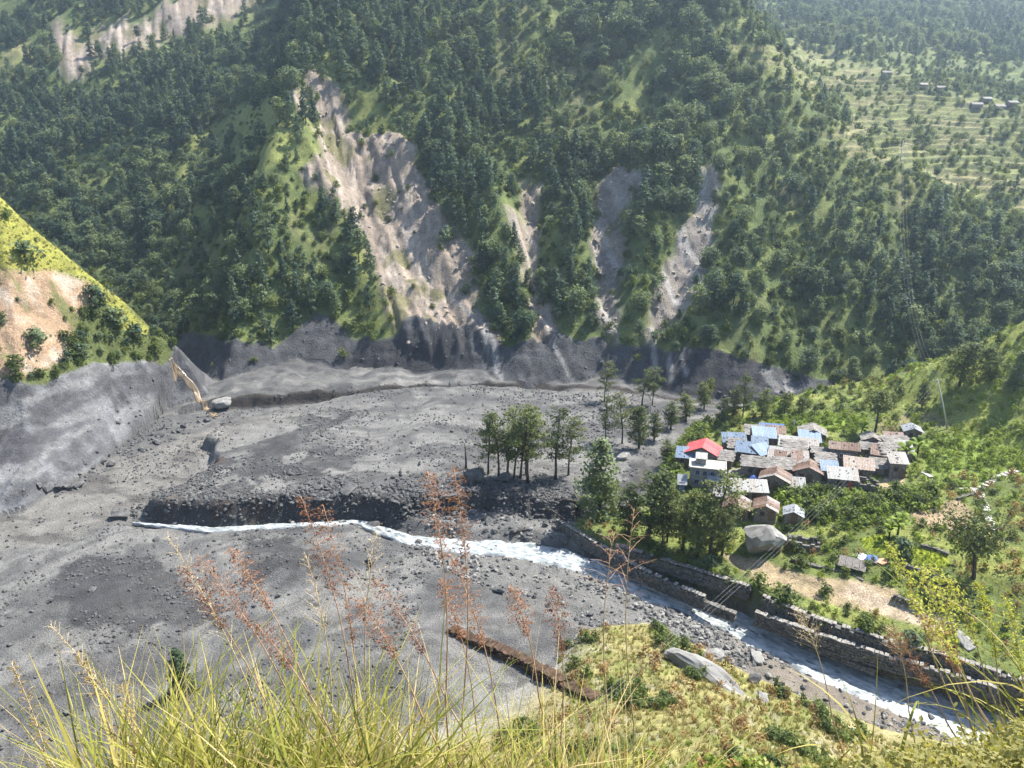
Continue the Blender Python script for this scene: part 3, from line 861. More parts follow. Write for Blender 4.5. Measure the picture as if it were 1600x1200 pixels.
FOREST = []
for i in range(7): FOREST.append(make_tree('broadleaf', (10.0, 11.5, 10.0, 8.0, 12.5, 9.0, 10.5)[i], (3.6, 3.0, 3.3, 4.0, 2.8, 3.2, 3.7)[i], (0.22, 0.3, 0.2, 0.15, 0.35, 0.2, 0.28)[i], ('round', 'tall', 'pine', 'round', 'tall', 'bush', 'flat')[i], (24, 20, 26, 22, 18, 20, 16)[i], 760, 0.85, RNG, MAT['bark'], MAT['forest_leaf'], lean=0.3, spread=0.42))
PINES = []
for i in range(4): PINES.append(make_tree('pine', 12.5, 3.2, 0.14, ('cone', 'pine', 'cone', 'pine')[i], 30, 640, 0.85, RNG, MAT['bark'], MAT['pine_leaf'], spread=0.24, droop=0.12))
BUSHES = [make_tree('bush', 2.4, 1.7, 0.08, 'bush', 12, 200, 0.55, RNG, MAT['bark'], MAT['bush_leaf'], spread=0.4, trunk_r=0.04, n_side=4) for i in range(3)]
DARKB = [make_tree('dark_bush', 3.0, 1.9, 0.08, 'bush', 12, 220, 0.6, RNG, MAT['bark'], MAT['forest_leaf'], spread=0.4, trunk_r=0.05, n_side=4) for i in range(2)]

# ------------------------------------------------------------------ the forest on the far slopes
def jitter_grid(x0, x1, y0, y1, step):
    X, Y = np.meshgrid(np.arange(x0, x1, step), np.arange(y0, y1, step)); X = X.ravel(); Y = Y.ravel()
    return X + (RNG.random(len(X))-0.5)*step*1.3, Y + (RNG.random(len(Y))-0.5)*step*1.3

def candidates(x0, x1, y0, y1, step):
    x, y = jitter_grid(x0, x1, y0, y1, step)
    keep = np.abs(x) < 0.79*(y+40)
    x, y = x[keep], y[keep]; z = gz(x, y); u, v, d = project(x, y, z)
    k = (u > -160) & (u < 1760) & (v > -190) & (v < 1300) & (d > 1)
    x, y, z, u, v = x[k], y[k], z[k], u[k], v[k]
    c, gi = code_at(x, y)
    return x, y, z, u, v, c, gi

tx, ty, tz_, tu, tv, tc_, ti = [np.concatenate(q) for q in zip(candidates(-330, 330, 205, 440, 4.5), candidates(-650, 100, 440, 880, 6.0), candidates(100, 1000, 440, 1320, 6.4))]
onfar = (tc_ == 3) | (tc_ == 4)
clump = fbm(tx, ty, 38, 3, 401)*0.5+0.5
dens = 0.34 + 0.9*sstep(0.36, 0.54, clump)
dens = dens*(1 - 0.97*sstep(0.25, 0.6, SC[ti]))*(1 - 0.985*sstep(0.2, 0.5, MUDM[ti]))*(1 - 0.88*MEAD[ti])*(1 - 0.85*FIELD[ti])
_zs = np.interp(tx, SH_X, SH_Z); dens = dens*np.where(tx > 50, 1 - 0.55*sstep(-30, -4, tz_-_zs)*(ty < 480), 1.0)
crest = (tu > 1130) & (tv < np.interp(tu, [1130, 1300, 1600], [130, 290, 380])) & (ty < 480)
dens = dens*np.where(crest & (tu > 1200) & (tv > 100), 0.45, 1.0)
keep = onfar & (RNG.random(len(tx)) < dens)
tx, ty, tz_, tu, tv, ti = tx[keep], ty[keep], tz_[keep], tu[keep], tv[keep], ti[keep]
pine_w = sstep(0.45, 0.65, fbm(tx, ty, 60, 3, 402)*0.5+0.5)*0.75 + 0.12
ispine = RNG.random(len(tx)) < pine_w
ts = (0.50 + 0.62*RNG.random(len(tx))**1.3)*np.where(ispine, 0.98, 0.95)*(0.75 + 0.25*sstep(0.3, 0.6, clump[keep]))
ts = ts*np.where(tv > 380, 0.85, 1.0)*np.where(crest[keep], 0.62, 1.0)
tree_rot = spins(len(tx), 0.05)
tdist = np.sqrt(tx**2 + ty**2)

def forest_place(u, v):
    if u < 270 and v > 330: return 'at the mouth of the side valley behind the grassy spur'
    if v > 430 and u < 480: return 'above the grey mud line left of the big pale landslide'
    if u < 600: return 'left of the big pale landslide'
    if u < 820: return 'between the big landslide and the narrow gully'
    if u < 925: return 'on the rib left of the pale rubble chutes'
    if u < 1110: return 'on the rib between the two pale rubble chutes'
    if u < 1290: return 'right of the last rubble chute above the river bend'
    return 'on the dark slope above the village and its power line'

indiv = np.zeros(len(tx), bool)
for kind, mask, cnt, meshes in (('broadleaf_tree', ~ispine, 210, FOREST), ('pine_tree', ispine, 90, PINES)):
    vis = mask & (tu > 5) & (tu < 1595) & (tv > 200) & (tv < 620)
    # not behind the near spurs
    hid = ((tu < 240) & (tv > np.interp(tu, [0, 130, 240], [300, 425, 520]))) | ((tu > 1400) & (tv > np.interp(tu, [1400, 1480, 1600], [650, 600, 525])))
    cand = np.where(vis & ~hid)[0]
    order = cand[np.argsort(tdist[cand]/ts[cand])][:cnt]
    indiv[order] = True
    word = 'rounded broadleaf tree' if kind == 'broadleaf_tree' else 'dark pine tree'
    for j in order:
        trm, crm = meshes[int(j) % len(meshes)]
        pl = ('low ' if tv[j] > 455 else 'high ' if tv[j] < 330 else '') + forest_place(tu[j], tv[j])
        o = thing(kind, word + ' ' + pl, 'tree', (tx[j], ty[j], tz_[j] - 0.1), group=kind.replace('_', ' ') + 's ' + pl)
        o.rotation_euler = tree_rot[j]; o.scale = (ts[j],)*3
        link('trunk', trm, o); link('crown', crm, o)
r = ~indiv
ip_ = np.where(ispine, len(FOREST) + (np.arange(len(tx)) % len(PINES)), np.arange(len(tx)) % len(FOREST))
scatter('forest', np.stack([tx, ty, tz_-0.1], 1)[r], tree_rot[r], sizes(ts[r], 0.08), ip_[r], FOREST + PINES, 'dense mixed forest covering the far valley slopes', 'forest')

# scrub between the trees, on meadows, scars and spurs
bx, by, bz, bu, bv, bc, bi = [np.concatenate(q) for q in zip(candidates(-280, 300, 160, 430, 2.5), candidates(-600, 100, 430, 800, 6.0), candidates(100, 900, 430, 1000, 5.0))]
bn = fbm(bx, by, 9, 3, 411)*0.5+0.5
d_ = np.where((bc == 3) | (bc == 4), 0.72*(1-0.94*SC[bi])*(1-0.97*MUDM[bi])*(1-0.55*MEAD[bi])*(1-0.7*FIELD[bi]), 0.0)
d_ = np.where(bc == 5, 0.55*(1-0.98*MUDM[bi])*(1-0.75*soilL[bi])*np.where(pmask(GRASS_L, bx, by, bu, bv, 4, 4, 61) > 0.5, 0.10, 1.0), d_)
d_ = np.where(bc == 6, 0.03 + 0.14*(bn > 0.62), d_)
d_ = np.where((bc == 3) & (by < 300), d_*1.15, d_)
k = RNG.random(len(bx)) < d_*(0.4+1.0*bn)
bx, by, bz, bc, bi = bx[k], by[k], bz[k], bc[k], bi[k]
bsz = 0.45 + 0.65*RNG.random(len(bx))
bsz = np.where(MEAD[bi] > 0.4, bsz*0.55, bsz)
_lx, _ly, _lz, _lu, _lv, _lc, _li = candidates(-200, -75, 130, 215, 1.7)
_gl = pmask(GRASS_L, _lx, _ly, _lu, _lv, 4, 4, 61)
_k = (_lc == 5) & (MUDM[_li] < 0.25) & (RNG.random(len(_lx)) < 0.62*(1-0.82*soilL[_li])*(1-0.97*_gl))
bx = np.concatenate([bx, _lx[_k]]); by = np.concatenate([by, _ly[_k]]); bz = np.concatenate([bz, _lz[_k]]); bsz = np.concatenate([bsz, 0.4+0.55*RNG.random(_k.sum())])
scatter('undergrowth', np.stack([bx, by, bz-0.1], 1), spins(len(bx), 0.12), sizes(bsz, 0.15), RNG.choice(5, len(bx), p=[.26,.26,.26,.11,.11]), BUSHES + DARKB, 'scrub and undergrowth between the forest trees and on the spurs', 'undergrowth')
# ------------------------------------------------------------------ the river
def smooth_line(P, n):
    P = np.asarray(P, float); d = np.concatenate([[0], np.cumsum(np.hypot(*(P[1:, :2]-P[:-1, :2]).T))])
    t = np.linspace(0, d[-1], n)
    out = np.stack([np.interp(t, d, P[:, k]) for k in range(P.shape[1])], 1)
    for _ in range(int(n/len(P)/2)):
        out[1:-1] = 0.25*out[:-2] + 0.5*out[1:-1] + 0.25*out[2:]
    return out, t

def water_mat(name, foam, deep, lo=0.38, hi=0.56, scale=1.0):
    m, nt, b = new_mat(name)
    uv = nt.nodes.new('ShaderNodeAttribute'); uv.attribute_name = 'flow'
    mp = nt.nodes.new('ShaderNodeMapping'); mp.inputs['Scale'].default_value = (0.55*scale, 1.5*scale, 1)
    nt.links.new(uv.outputs['Vector'], mp.inputs['Vector'])
    n = noise_node(nt, 1.0, 7, 0.68, mp.outputs['Vector']); n.inputs['Distortion'].default_value = 0.8
    r = ramp(nt, n.outputs['Fac'], [(lo, deep), (hi, foam)])
    nt.links.new(r.outputs['Color'], b.inputs['Base Color'])
    rr = ramp(nt, n.outputs['Fac'], [(lo, (0.12,)*3), (hi, (0.7,)*3)])
    nt.links.new(rr.outputs['Color'], b.inputs['Roughness'])
    b.inputs['Specular IOR Level'].default_value = 0.4
    bp = nt.nodes.new('ShaderNodeBump'); bp.inputs['Strength'].default_value = 0.45; bp.inputs['Distance'].default_value = 0.2
    nt.links.new(n.outputs['Fac'], bp.inputs['Height']); nt.links.new(bp.outputs['Normal'], b.inputs['Normal'])
    return m
MAT['river'] = water_mat('river_water', (0.36, 0.37, 0.37), (0.10, 0.125, 0.13), 0.34, 0.62)
MAT['ochre_stream'] = water_mat('ochre_water', (0.26, 0.19, 0.115), (0.10, 0.075, 0.05), 0.42, 0.64)

def ribbon(name, line, widths, mat, nlen, nw, lift=0.0, rough=0.10, follow=False, seed=0):
    C, t = smooth_line(np.column_stack([np.asarray(line), widths]), nlen)
    T = np.gradient(C[:, :2], axis=0); T /= np.linalg.norm(T, axis=1)[:, None]
    Nn = np.stack([-T[:, 1], T[:, 0]], 1)
    w = np.linspace(-0.5, 0.5, nw)
    jl = 1 + 0.55*fbm(t, 0*t, 4, 4, 501+seed); jr = 1 + 0.55*fbm(t, 0*t+40, 4, 4, 502+seed)
    off = np.where(w[None, :] < 0, w[None, :]*jl[:, None], w[None, :]*jr[:, None])*C[:, 3:4]
    X = C[:, 0:1] + Nn[:, 0:1]*off; Y = C[:, 1:2] + Nn[:, 1:2]*off
    Z = np.repeat(C[:, 2:3], nw, 1) if not follow else gz(X.ravel(), Y.ravel()).reshape(X.shape)
    S = np.repeat(t[:, None], nw, 1)
    Z = Z + lift - 0.5*((2*np.abs(w))[None, :]**6) + rough*fbm(S.ravel()*0.6, (off*1.6).ravel(), 0.8, 4, 503+seed).reshape(X.shape)*(1 - (2*np.abs(w))[None, :]**4)
    ii = np.arange(nlen*nw).reshape(nlen, nw)
    q = np.stack([ii[:-1, :-1], ii[1:, :-1], ii[1:, 1:], ii[:-1, 1:]], -1).reshape(-1, 4)[:, ::-1]
    m = np_mesh(name, np.stack([X, Y, Z], -1).reshape(-1, 3), q, mat, True)
    a = m.attributes.new('flow', 'FLOAT_VECTOR', 'POINT')
    a.data.foreach_set('vector', np.stack([S, off, 0*S], -1).astype(np.float32).ravel())
    return link(name, m)

tag(ribbon('river', RIVER, [w*1.08 for w in RIVER_W], MAT['river'], 460, 30, 0.05, 0.28), kind='structure')
OS = pick([(266,568),(278,584),(292,600),(306,614),(318,630),(328,643),(338,652)])
tag(ribbon('stream', OS, [1.0,1.5,1.7,1.6,1.9,1.7,2.4], MAT['ochre_stream'], 90, 8, 0.22, 0.2, True, 3), kind='structure')

# ------------------------------------------------------------------ stone walls
MAT['wall_stone'] = simple_mat('wall_stone', (0.06, 0.056, 0.05), (0.17, 0.16, 0.145), 1.3, 0.95, 0.6, 0.05)
MAT['coping'] = simple_mat('coping', (0.14, 0.13, 0.115), (0.27, 0.255, 0.235), 1.5, 0.95, 0.5, 0.04)
MAT['brown_stone'] = simple_mat('brown_stone', (0.028, 0.018, 0.013), (0.11, 0.07, 0.045), 1.2, 0.95, 0.8, 0.08)
def stone_wall(name, label, px, ztop, height, thick=0.9, mat='wall_stone', cap=True, course=0.42, ruin=0.0, jit=0.045):
    pts = [Vector(at_z(u, v, ztop)) for u, v in px] if ztop is not None else [Vector(q) + Vector((0, 0, 1.1)) for q in pick(px)]
    if ztop is None: ztop = max(p.z for p in pts)
    flatz = max(p.z for p in pts) - min(p.z for p in pts) < 0.01
    C, t = smooth_line([tuple(p) for p in pts], max(8, int(sum((b-a).length for a, b in zip(pts, pts[1:]))/0.62)))
    base = Vector(C[len(C)//2]); base.z = ztop - height
    root = thing(name, label, 'wall', base)
    body, capm = MB(), MB()
    nc = int(height/course)
    for i in range(len(C)-1):
        p = Vector(C[i]); q = Vector(C[i+1]); L = (q-p).length; mid = (p+q)/2
        an = math.atan2(q.y-p.y, q.x-p.x); nrm = Vector((math.sin(an), -math.cos(an), 0))
        top = nc - int(ruin*nc*max(0, vnoise(np.array([i*0.07]), np.array([3.3+ztop]), 9)[0]*1.6 - 0.35))
        for c in range(top):
            zz = (ztop if flatz else mid.z) - height + (c+0.5)*course
            sh = (0.31 if c % 2 else 0.0)
            d = mid + (q-p)*sh/L*0.6 + nrm*(0.10*(nc-c)*0.4 + random.uniform(-0.07, 0.07))
            body.box(Vector((d.x, d.y, zz)) - base, (L*random.uniform(0.80, 1.02), thick*random.uniform(0.85, 1.12), course*random.uniform(0.78, 1.0)), an + random.uniform(-0.07, 0.07), jit)
        if cap and top == nc and random.random() < 0.85: capm.box(Vector((mid.x, mid.y, ztop+random.uniform(0.0, 0.1))) - base, (L*random.uniform(0.75, 0.98), thick*random.uniform(0.8, 1.1), 0.15), an + random.uniform(-0.1, 0.1), 0.05)
    tag(body.build('stones', MAT[mat], root), kind='stuff')
    if cap: tag(capm.build('coping', MAT['coping'], root), kind='stuff')
    return root
stone_wall('retaining_wall', 'tall dry stone river wall below the tall alders and tan field', [(962,850),(1030,871),(1100,893),(1173,916)], 3.2, 2.4, ruin=0.12)
stone_wall('retaining_wall', 'low broken river wall stepping down to the river bend', [(872,812),(930,846),(1010,892),(1085,925),(1150,950)], 1.7, 2.4, ruin=0.6)
stone_wall('retaining_wall', 'long dry stone river wall beside the tan path', [(1192,930),(1240,950),(1282,967),(1400,1003),(1490,1026),(1600,1062)], 3.2, 2.4, ruin=0.15)
stone_wall('retaining_wall', 'middle tier of the stepped river wall above the white rapids', [(1180,955),(1280,990),(1400,1028),(1490,1052),(1560,1075)], 1.7, 2.2, ruin=0.3)
stone_wall('retaining_wall', 'lowest broken tier of river wall at the edge of the rapids', [(1270,1000),(1320,1020),(1370,1038)], 0.0, 1.6, ruin=0.6, cap=False)
BW = stone_wall('ruined_wall', 'brown ruined earth and stone wall half buried in grey mud', [(705,985),(760,1012),(830,1045),(900,1080),(930,1092)], None, 2.6, 1.7, 'brown_stone', False, 0.26, 0.3, 0.12)
for px, lab in (([(1230,832),(1262,838),(1275,846)], 'short field wall behind the big pale boulder'), ([(1235,868),(1275,880),(1330,893),(1350,902)], 'low field wall in front of the tarpaulin ruin'), ([(1415,878),(1450,890),(1490,905)], 'low dark field wall below the yellow rice plot'), ([(1437,846),(1460,852),(1482,860)], 'brown field wall above the yellow rice plot'), ([(1395,925),(1440,940)], 'short field wall beside the tan field'), ([(1495,775),(1520,768),(1532,762)], 'mossy wall beside the pale forked footpath')):
    g0 = pick([px[0]])[0]
    stone_wall('field_wall', lab, px, g0[2]+0.7, 1.0, 0.6, 'wall_stone', False, 0.34, 0.3)

# ------------------------------------------------------------------ village houses
MAT['wall_dark'] = simple_mat('house_stone', (0.10, 0.088, 0.075), (0.26, 0.23, 0.20), 2.2, 0.95, 0.9, 0.08)
MAT['wall_plaster'] = simple_mat('house_plaster', (0.17, 0.157, 0.142), (0.28, 0.265, 0.245), 1.2, 0.9, 0.3, 0.03)
MAT['timber'] = simple_mat('timber', (0.08, 0.055, 0.035), (0.18, 0.13, 0.09), 4, 0.9, 0.3, 0.02)
MAT['red_door'] = simple_mat('red_door', (0.22, 0.05, 0.04), (0.34, 0.09, 0.07), 3, 0.7, 0.1)
MAT['blue_frame'] = simple_mat('blue_frame', (0.09, 0.13, 0.28), (0.16, 0.22, 0.42), 3, 0.6, 0.1)
MAT['white_frame'] = simple_mat('white_frame', (0.5, 0.5, 0.48), (0.65, 0.64, 0.62), 3, 0.7, 0.1)
MAT['pane'] = simple_mat('pane', (0.015, 0.018, 0.022), (0.04, 0.045, 0.05), 3, 0.15, 0)
ROOF = {
    'red': [((0.42, 0.045, 0.055), (0.56, 0.085, 0.09)), ((0.46, 0.06, 0.07), (0.60, 0.13, 0.12))],
    'blue': [((0.08, 0.14, 0.23), (0.14, 0.21, 0.31)), ((0.105, 0.165, 0.255), (0.19, 0.255, 0.34))],
    'lightblue': [((0.15, 0.235, 0.345), (0.24, 0.325, 0.43)), ((0.18, 0.265, 0.365), (0.28, 0.36, 0.44))],
    'cobalt': [((0.03, 0.10, 0.30), (0.07, 0.18, 0.42)), ((0.06, 0.14, 0.36), (0.11, 0.22, 0.45))],
    'rust': [((0.15, 0.075, 0.042), (0.28, 0.17, 0.115)), ((0.20, 0.105, 0.065), (0.32, 0.23, 0.18)), ((0.27, 0.22, 0.185), (0.38, 0.345, 0.31)), ((0.12, 0.06, 0.036), (0.23, 0.13, 0.085))],
    'zinc': [((0.27, 0.26, 0.24), (0.42, 0.41, 0.385)), ((0.31, 0.30, 0.275), (0.45, 0.435, 0.41)), ((0.26, 0.22, 0.18), (0.40, 0.365, 0.32))],
    'tan': [((0.30, 0.23, 0.165), (0.43, 0.37, 0.30)), ((0.27, 0.17, 0.11), (0.41, 0.33, 0.27))],
    'steel': [((0.24, 0.255, 0.28), (0.36, 0.38, 0.40)), ((0.27, 0.29, 0.31), (0.40, 0.41, 0.43))],
}
_dull = lambda c, k_: tuple((0.74*(0.78*q + 0.22*sum(c)/3) if k_ != 'red' else 0.9*q) for q in c)
for k_, cols in ROOF.items():
    ROOF[k_] = [simple_mat('roof_%s_%d' % (k_, i), _dull(c[0], k_), _dull(c[1], k_), 1.6, 0.62, 0.25, 0.02, spread=(0.38, 0.62)) for i, c in enumerate(cols)]
MAT['slate'] = simple_mat('slate', (0.11, 0.10, 0.088), (0.27, 0.25, 0.225), 1.1, 0.85, 0.3, 0.02, coords='Object')
MAT['concrete'] = simple_mat('concrete', (0.27, 0.25, 0.22), (0.40, 0.38, 0.345), 0.9, 0.9, 0.3, 0.02)

SHEET_CACHE = {}
def corrugated(w, l, mat):
    key = (round(w, 2), round(l, 2), mat.name)
    if key not in SHEET_CACHE:
        n = 8; V = []; F = []
        for i in range(n+1):
            x = -w/2 + w*i/n; z = 0.035 if i % 2 else 0.0
            V += [(x, -l/2, z), (x, l/2, z), (x, -l/2, z-0.02), (x, l/2, z-0.02)]
        for i in range(n):
            a = 4*i; b = a+4
            F += [(a, b, b+1, a+1), (a+2, a+3, b+3, b+2), (a, a+2, b+2, b), (a+1, b+1, b+3, a+3)]
        F += [(0, 1, 3, 2), (4*n, 4*n+2, 4*n+3, 4*n+1)]
        m = bpy.data.meshes.new('roof_sheet'); m.from_pydata(V, [], F); m.update(); m.materials.append(mat)
        SHEET_CACHE[key] = m
    return SHEET_CACHE[key]

def roof_plane(roof, style, p_eave_l, p_eave_r, p_ridge_l, p_ridge_r, rnd):
    """cover a plane with sheets (each its own piece) or with small stone slates (joined)"""
    eL, eR, rL, rR = map(Vector, (p_eave_l, p_eave_r, p_ridge_l, p_ridge_r))
    ax = (eR-eL); W = ax.length; ax.normalize(); sl = (rL-eL); S = sl.length; sl.normalize(); n = ax.cross(sl).normalized()
    M = Matrix((ax, sl, n)).transposed()
    if style == 'slate':
        mb = MB(); nx = max(2, int(W/0.55)); ny = max(2, int(S/0.45))
        for j in range(ny):
            for i in range(nx):
                c = eL + ax*((i+0.5+0.4*(j % 2)-0.2)*W/nx) + sl*((j+0.5)*S/ny) + n*(0.03 + rnd.uniform(0, 0.05))
                R = M @ Euler((rnd.uniform(-0.10, -0.02), rnd.uniform(-0.06, 0.06), rnd.uniform(-0.15, 0.15))).to_matrix()
                h = Vector((W/nx*0.53*rnd.uniform(0.85, 1.15), S/ny*0.60*rnd.uniform(0.85, 1.1), 0.022))
                pts = [c + R @ Vector((sx*h.x, sy*h.y, sz*h.z)) for sx, sy, sz in ((-1,-1,-1),(1,-1,-1),(1,1,-1),(-1,1,-1),(-1,-1,1),(1,-1,1),(1,1,1),(-1,1,1))]
                mb.poly(pts, [(0,3,2,1),(4,5,6,7),(0,1,5,4),(1,2,6,5),(2,3,7,6),(3,0,4,7)])
        tag(mb.build('slates', MAT['slate'], roof), kind='stuff')
        return
    mats = ROOF[style]; k = max(2, round(W/1.25))
    for i in range(k):
        m = corrugated(W/k*0.985, S*1.0, rnd.choice(mats))
        c = eL + ax*((i+0.5)*W/k) + sl*(S*0.5 + rnd.uniform(-0.05, 0.05)) + n*(0.05 + 0.012*(i % 2) + rnd.uniform(0, 0.01))
        o = link('roof_sheet', m, roof, loc=c); o.rotation_mode = 'QUATERNION'
        o.rotation_quaternion = (M @ Matrix.Rotation(rnd.uniform(-0.012, 0.012), 3, 'Z')).to_quaternion()

def house(u, v, L, W, kind, yaw, wh, style, label, wall='wall_dark', rise=None, windows=2, door='timber', frame='timber', cat='house', name='house', base_drop=0.8, stones=True):
    rnd = random.Random(int(u*7+v*13))
    zr = 10.0
    for _ in range(4):
        x, y, _z = at_z(u, v, zr); g = gzf(x, y); zr = g + wh + (rise or 0.8)*0.5
    root = thing(name, label, cat, (x, y, g), math.radians(yaw))
    ov = 0.35; hx, hy = L/2, W/2
    wb = MB(); ix, iy = hx-0.05, hy-0.05
    if kind == 'gable':                                  # ridge along x
        r = rise or W*0.26
        prof = [(-iy, -base_drop), (iy, -base_drop), (iy, wh), (0, wh+r-0.06), (-iy, wh)]
        wb.poly([(sx*ix, p[0], p[1]) for sx in (-1, 1) for p in prof], [(0,1,2,3,4)[::-1], (5,6,7,8,9), (0,4,9,5)[::-1], (1,6,7,2)[::-1], (0,5,6,1)[::-1], (4,3,8,9)[::-1], (3,2,7,8)[::-1]])
    elif kind == 'front':                                # ridge along y, gable towards -y
        r = rise or L*0.22
        prof = [(-ix, -base_drop), (ix, -base_drop), (ix, wh), (0, wh+r-0.06), (-ix, wh)]
        wb.poly([(p[0], sy*iy, p[1]) for sy in (-1, 1) for p in prof], [(0,1,2,3,4), (5,6,7,8,9)[::-1], (0,4,9,5), (1,6,7,2), (0,5,6,1), (4,3,8,9), (3,2,7,8)])
    else:
        r = rise if rise is not None else 0.9            # mono: high at the back (+y)
        if kind == 'flat': r = 0.0
        wb.poly([(-ix,-iy,-base_drop),(ix,-iy,-base_drop),(ix,iy,-base_drop),(-ix,iy,-base_drop),(-ix,-iy,wh-0.04),(ix,-iy,wh-0.04),(ix,iy,wh+r-0.04),(-ix,iy,wh+r-0.04)], [(0,3,2,1),(4,5,6,7),(0,1,5,4),(1,2,6,5),(2,3,7,6),(3,0,4,7)])
    wb.build('wall', MAT[wall], root)
    if kind == 'flat':
        rb = MB(); rb.box((0, 0, wh+0.12), (L+0.5, W+0.5, 0.24), 0, 0.02)
        for sx in (-1, 1): rb.box((sx*(hx+0.12), 0, wh+0.33), (0.18, W+0.4, 0.17))
        rb.build('roof', MAT['concrete'], root)
    else:
        rb = MB()                                        # rafters under the covering
        if kind == 'gable':
            e = r/hy
            for t in np.linspace(-hx-ov*0.8, hx+ov*0.8, max(3, int(L/1.5))):
                for s in (-1, 1): rb.tube([(t, s*(hy+ov*0.9), wh-e*ov*0.9), (t, 0, wh+r)], [0.05, 0.05], 4)
            roof = rb.build('roof', MAT['timber'], root)
            for s in (-1, 1):
                a, b = ((-hx-ov, hx+ov) if s < 0 else (hx+ov, -hx-ov))
                roof_plane(roof, style, (a, s*(hy+ov), wh-e*ov), (b, s*(hy+ov), wh-e*ov), (a, 0, wh+r), (b, 0, wh+r), rnd)
        elif kind == 'front':
            e = r/hx
            for t in np.linspace(-hy-ov*0.8, hy+ov*0.8, max(3, int(W/1.5))):
                for s in (-1, 1): rb.tube([(s*(hx+ov*0.9), t, wh-e*ov*0.9), (0, t, wh+r)], [0.05, 0.05], 4)
            roof = rb.build('roof', MAT['timber'], root)
            for s in (-1, 1):
                a, b = ((hy+ov, -hy-ov) if s < 0 else (-hy-ov, hy+ov))
                roof_plane(roof, style, (s*(hx+ov), a, wh-e*ov), (s*(hx+ov), b, wh-e*ov), (0, a, wh+r), (0, b, wh+r), rnd)
        else:
            e = r/W
            for t in np.linspace(-hx-ov*0.8, hx+ov*0.8, max(3, int(L/1.5))): rb.tube([(t, -hy-ov*0.9, wh-e*ov*0.9), (t, hy+ov*0.9, wh+r+e*ov*0.9)], [0.05, 0.05], 4)
            roof = rb.build('roof', MAT['timber'], root)
            roof_plane(roof, style, (-hx-ov, -hy-ov, wh-e*ov), (hx+ov, -hy-ov, wh-e*ov), (-hx-ov, hy+ov, wh+r+e*ov), (hx+ov, hy+ov, wh+r+e*ov), rnd)
        if stones and style in ('rust', 'zinc', 'tan', 'steel', 'blue'):
            sb = MB()
            for _ in range(rnd.randint(4, 9)):
                px_, py_ = rnd.uniform(-hx, hx), rnd.uniform(-hy, hy)
                zz = wh + (r*(1-abs(py_)/hy) if kind == 'gable' else r*(1-abs(px_)/hx) if kind == 'front' else r*(py_+hy)/W)
                sb.box((px_, py_, zz+0.15), (0.2, 0.17, 0.12), rnd.random()*3, 0.03)
            tag(sb.build('roof_stones', MAT['wall_stone'], root), kind='stuff')
    # openings in the front (-y) wall and right (+x) wall
    slots = [(-1 + 2*(i+0.7)/(windows+1.0)) for i in range(windows)]
    storeys = 2 if wh > 3.8 else 1
    for s_ in range(storeys):
        for t in slots:
            wz = (wh*0.58 if storeys == 1 else wh*(0.25 + 0.5*s_))
            fr_ = MB(); x0 = t*hx*0.85; w_, h_ = 0.72, 0.85
            for dx, dz, bw, bh in ((-w_/2, 0, 0.1, h_+0.1), (w_/2, 0, 0.1, h_+0.1), (0, h_/2, w_, 0.1), (0, -h_/2, w_, 0.1), (0, 0, 0.06, h_)): fr_.box((dx, 0, dz), (bw, 0.12, bh))
            wo = fr_.build('window', MAT[frame], root, loc=(x0, -iy-0.03, wz))
            pn = MB(); pn.box((0, 0.015, 0), (w_-0.08, 0.04, h_-0.08)); pn.build('pane', MAT['pane'], wo)
    if door:
        db = MB(); db.box((0, 0, 0.85), (0.9, 0.1, 1.7)); do = db.build('door', MAT[door], root, loc=((hx*0.55 if windows % 2 else hx*0.08), -iy-0.03, 0.02))
        fb = MB()
        for dx in (-0.5, 0.5): fb.box((dx, 0, 0.9), (0.1, 0.14, 1.8))
        fb.box((0, 0, 1.78), (1.1, 0.14, 0.12)); fb.build('door_frame', MAT['timber'], do)
    return root

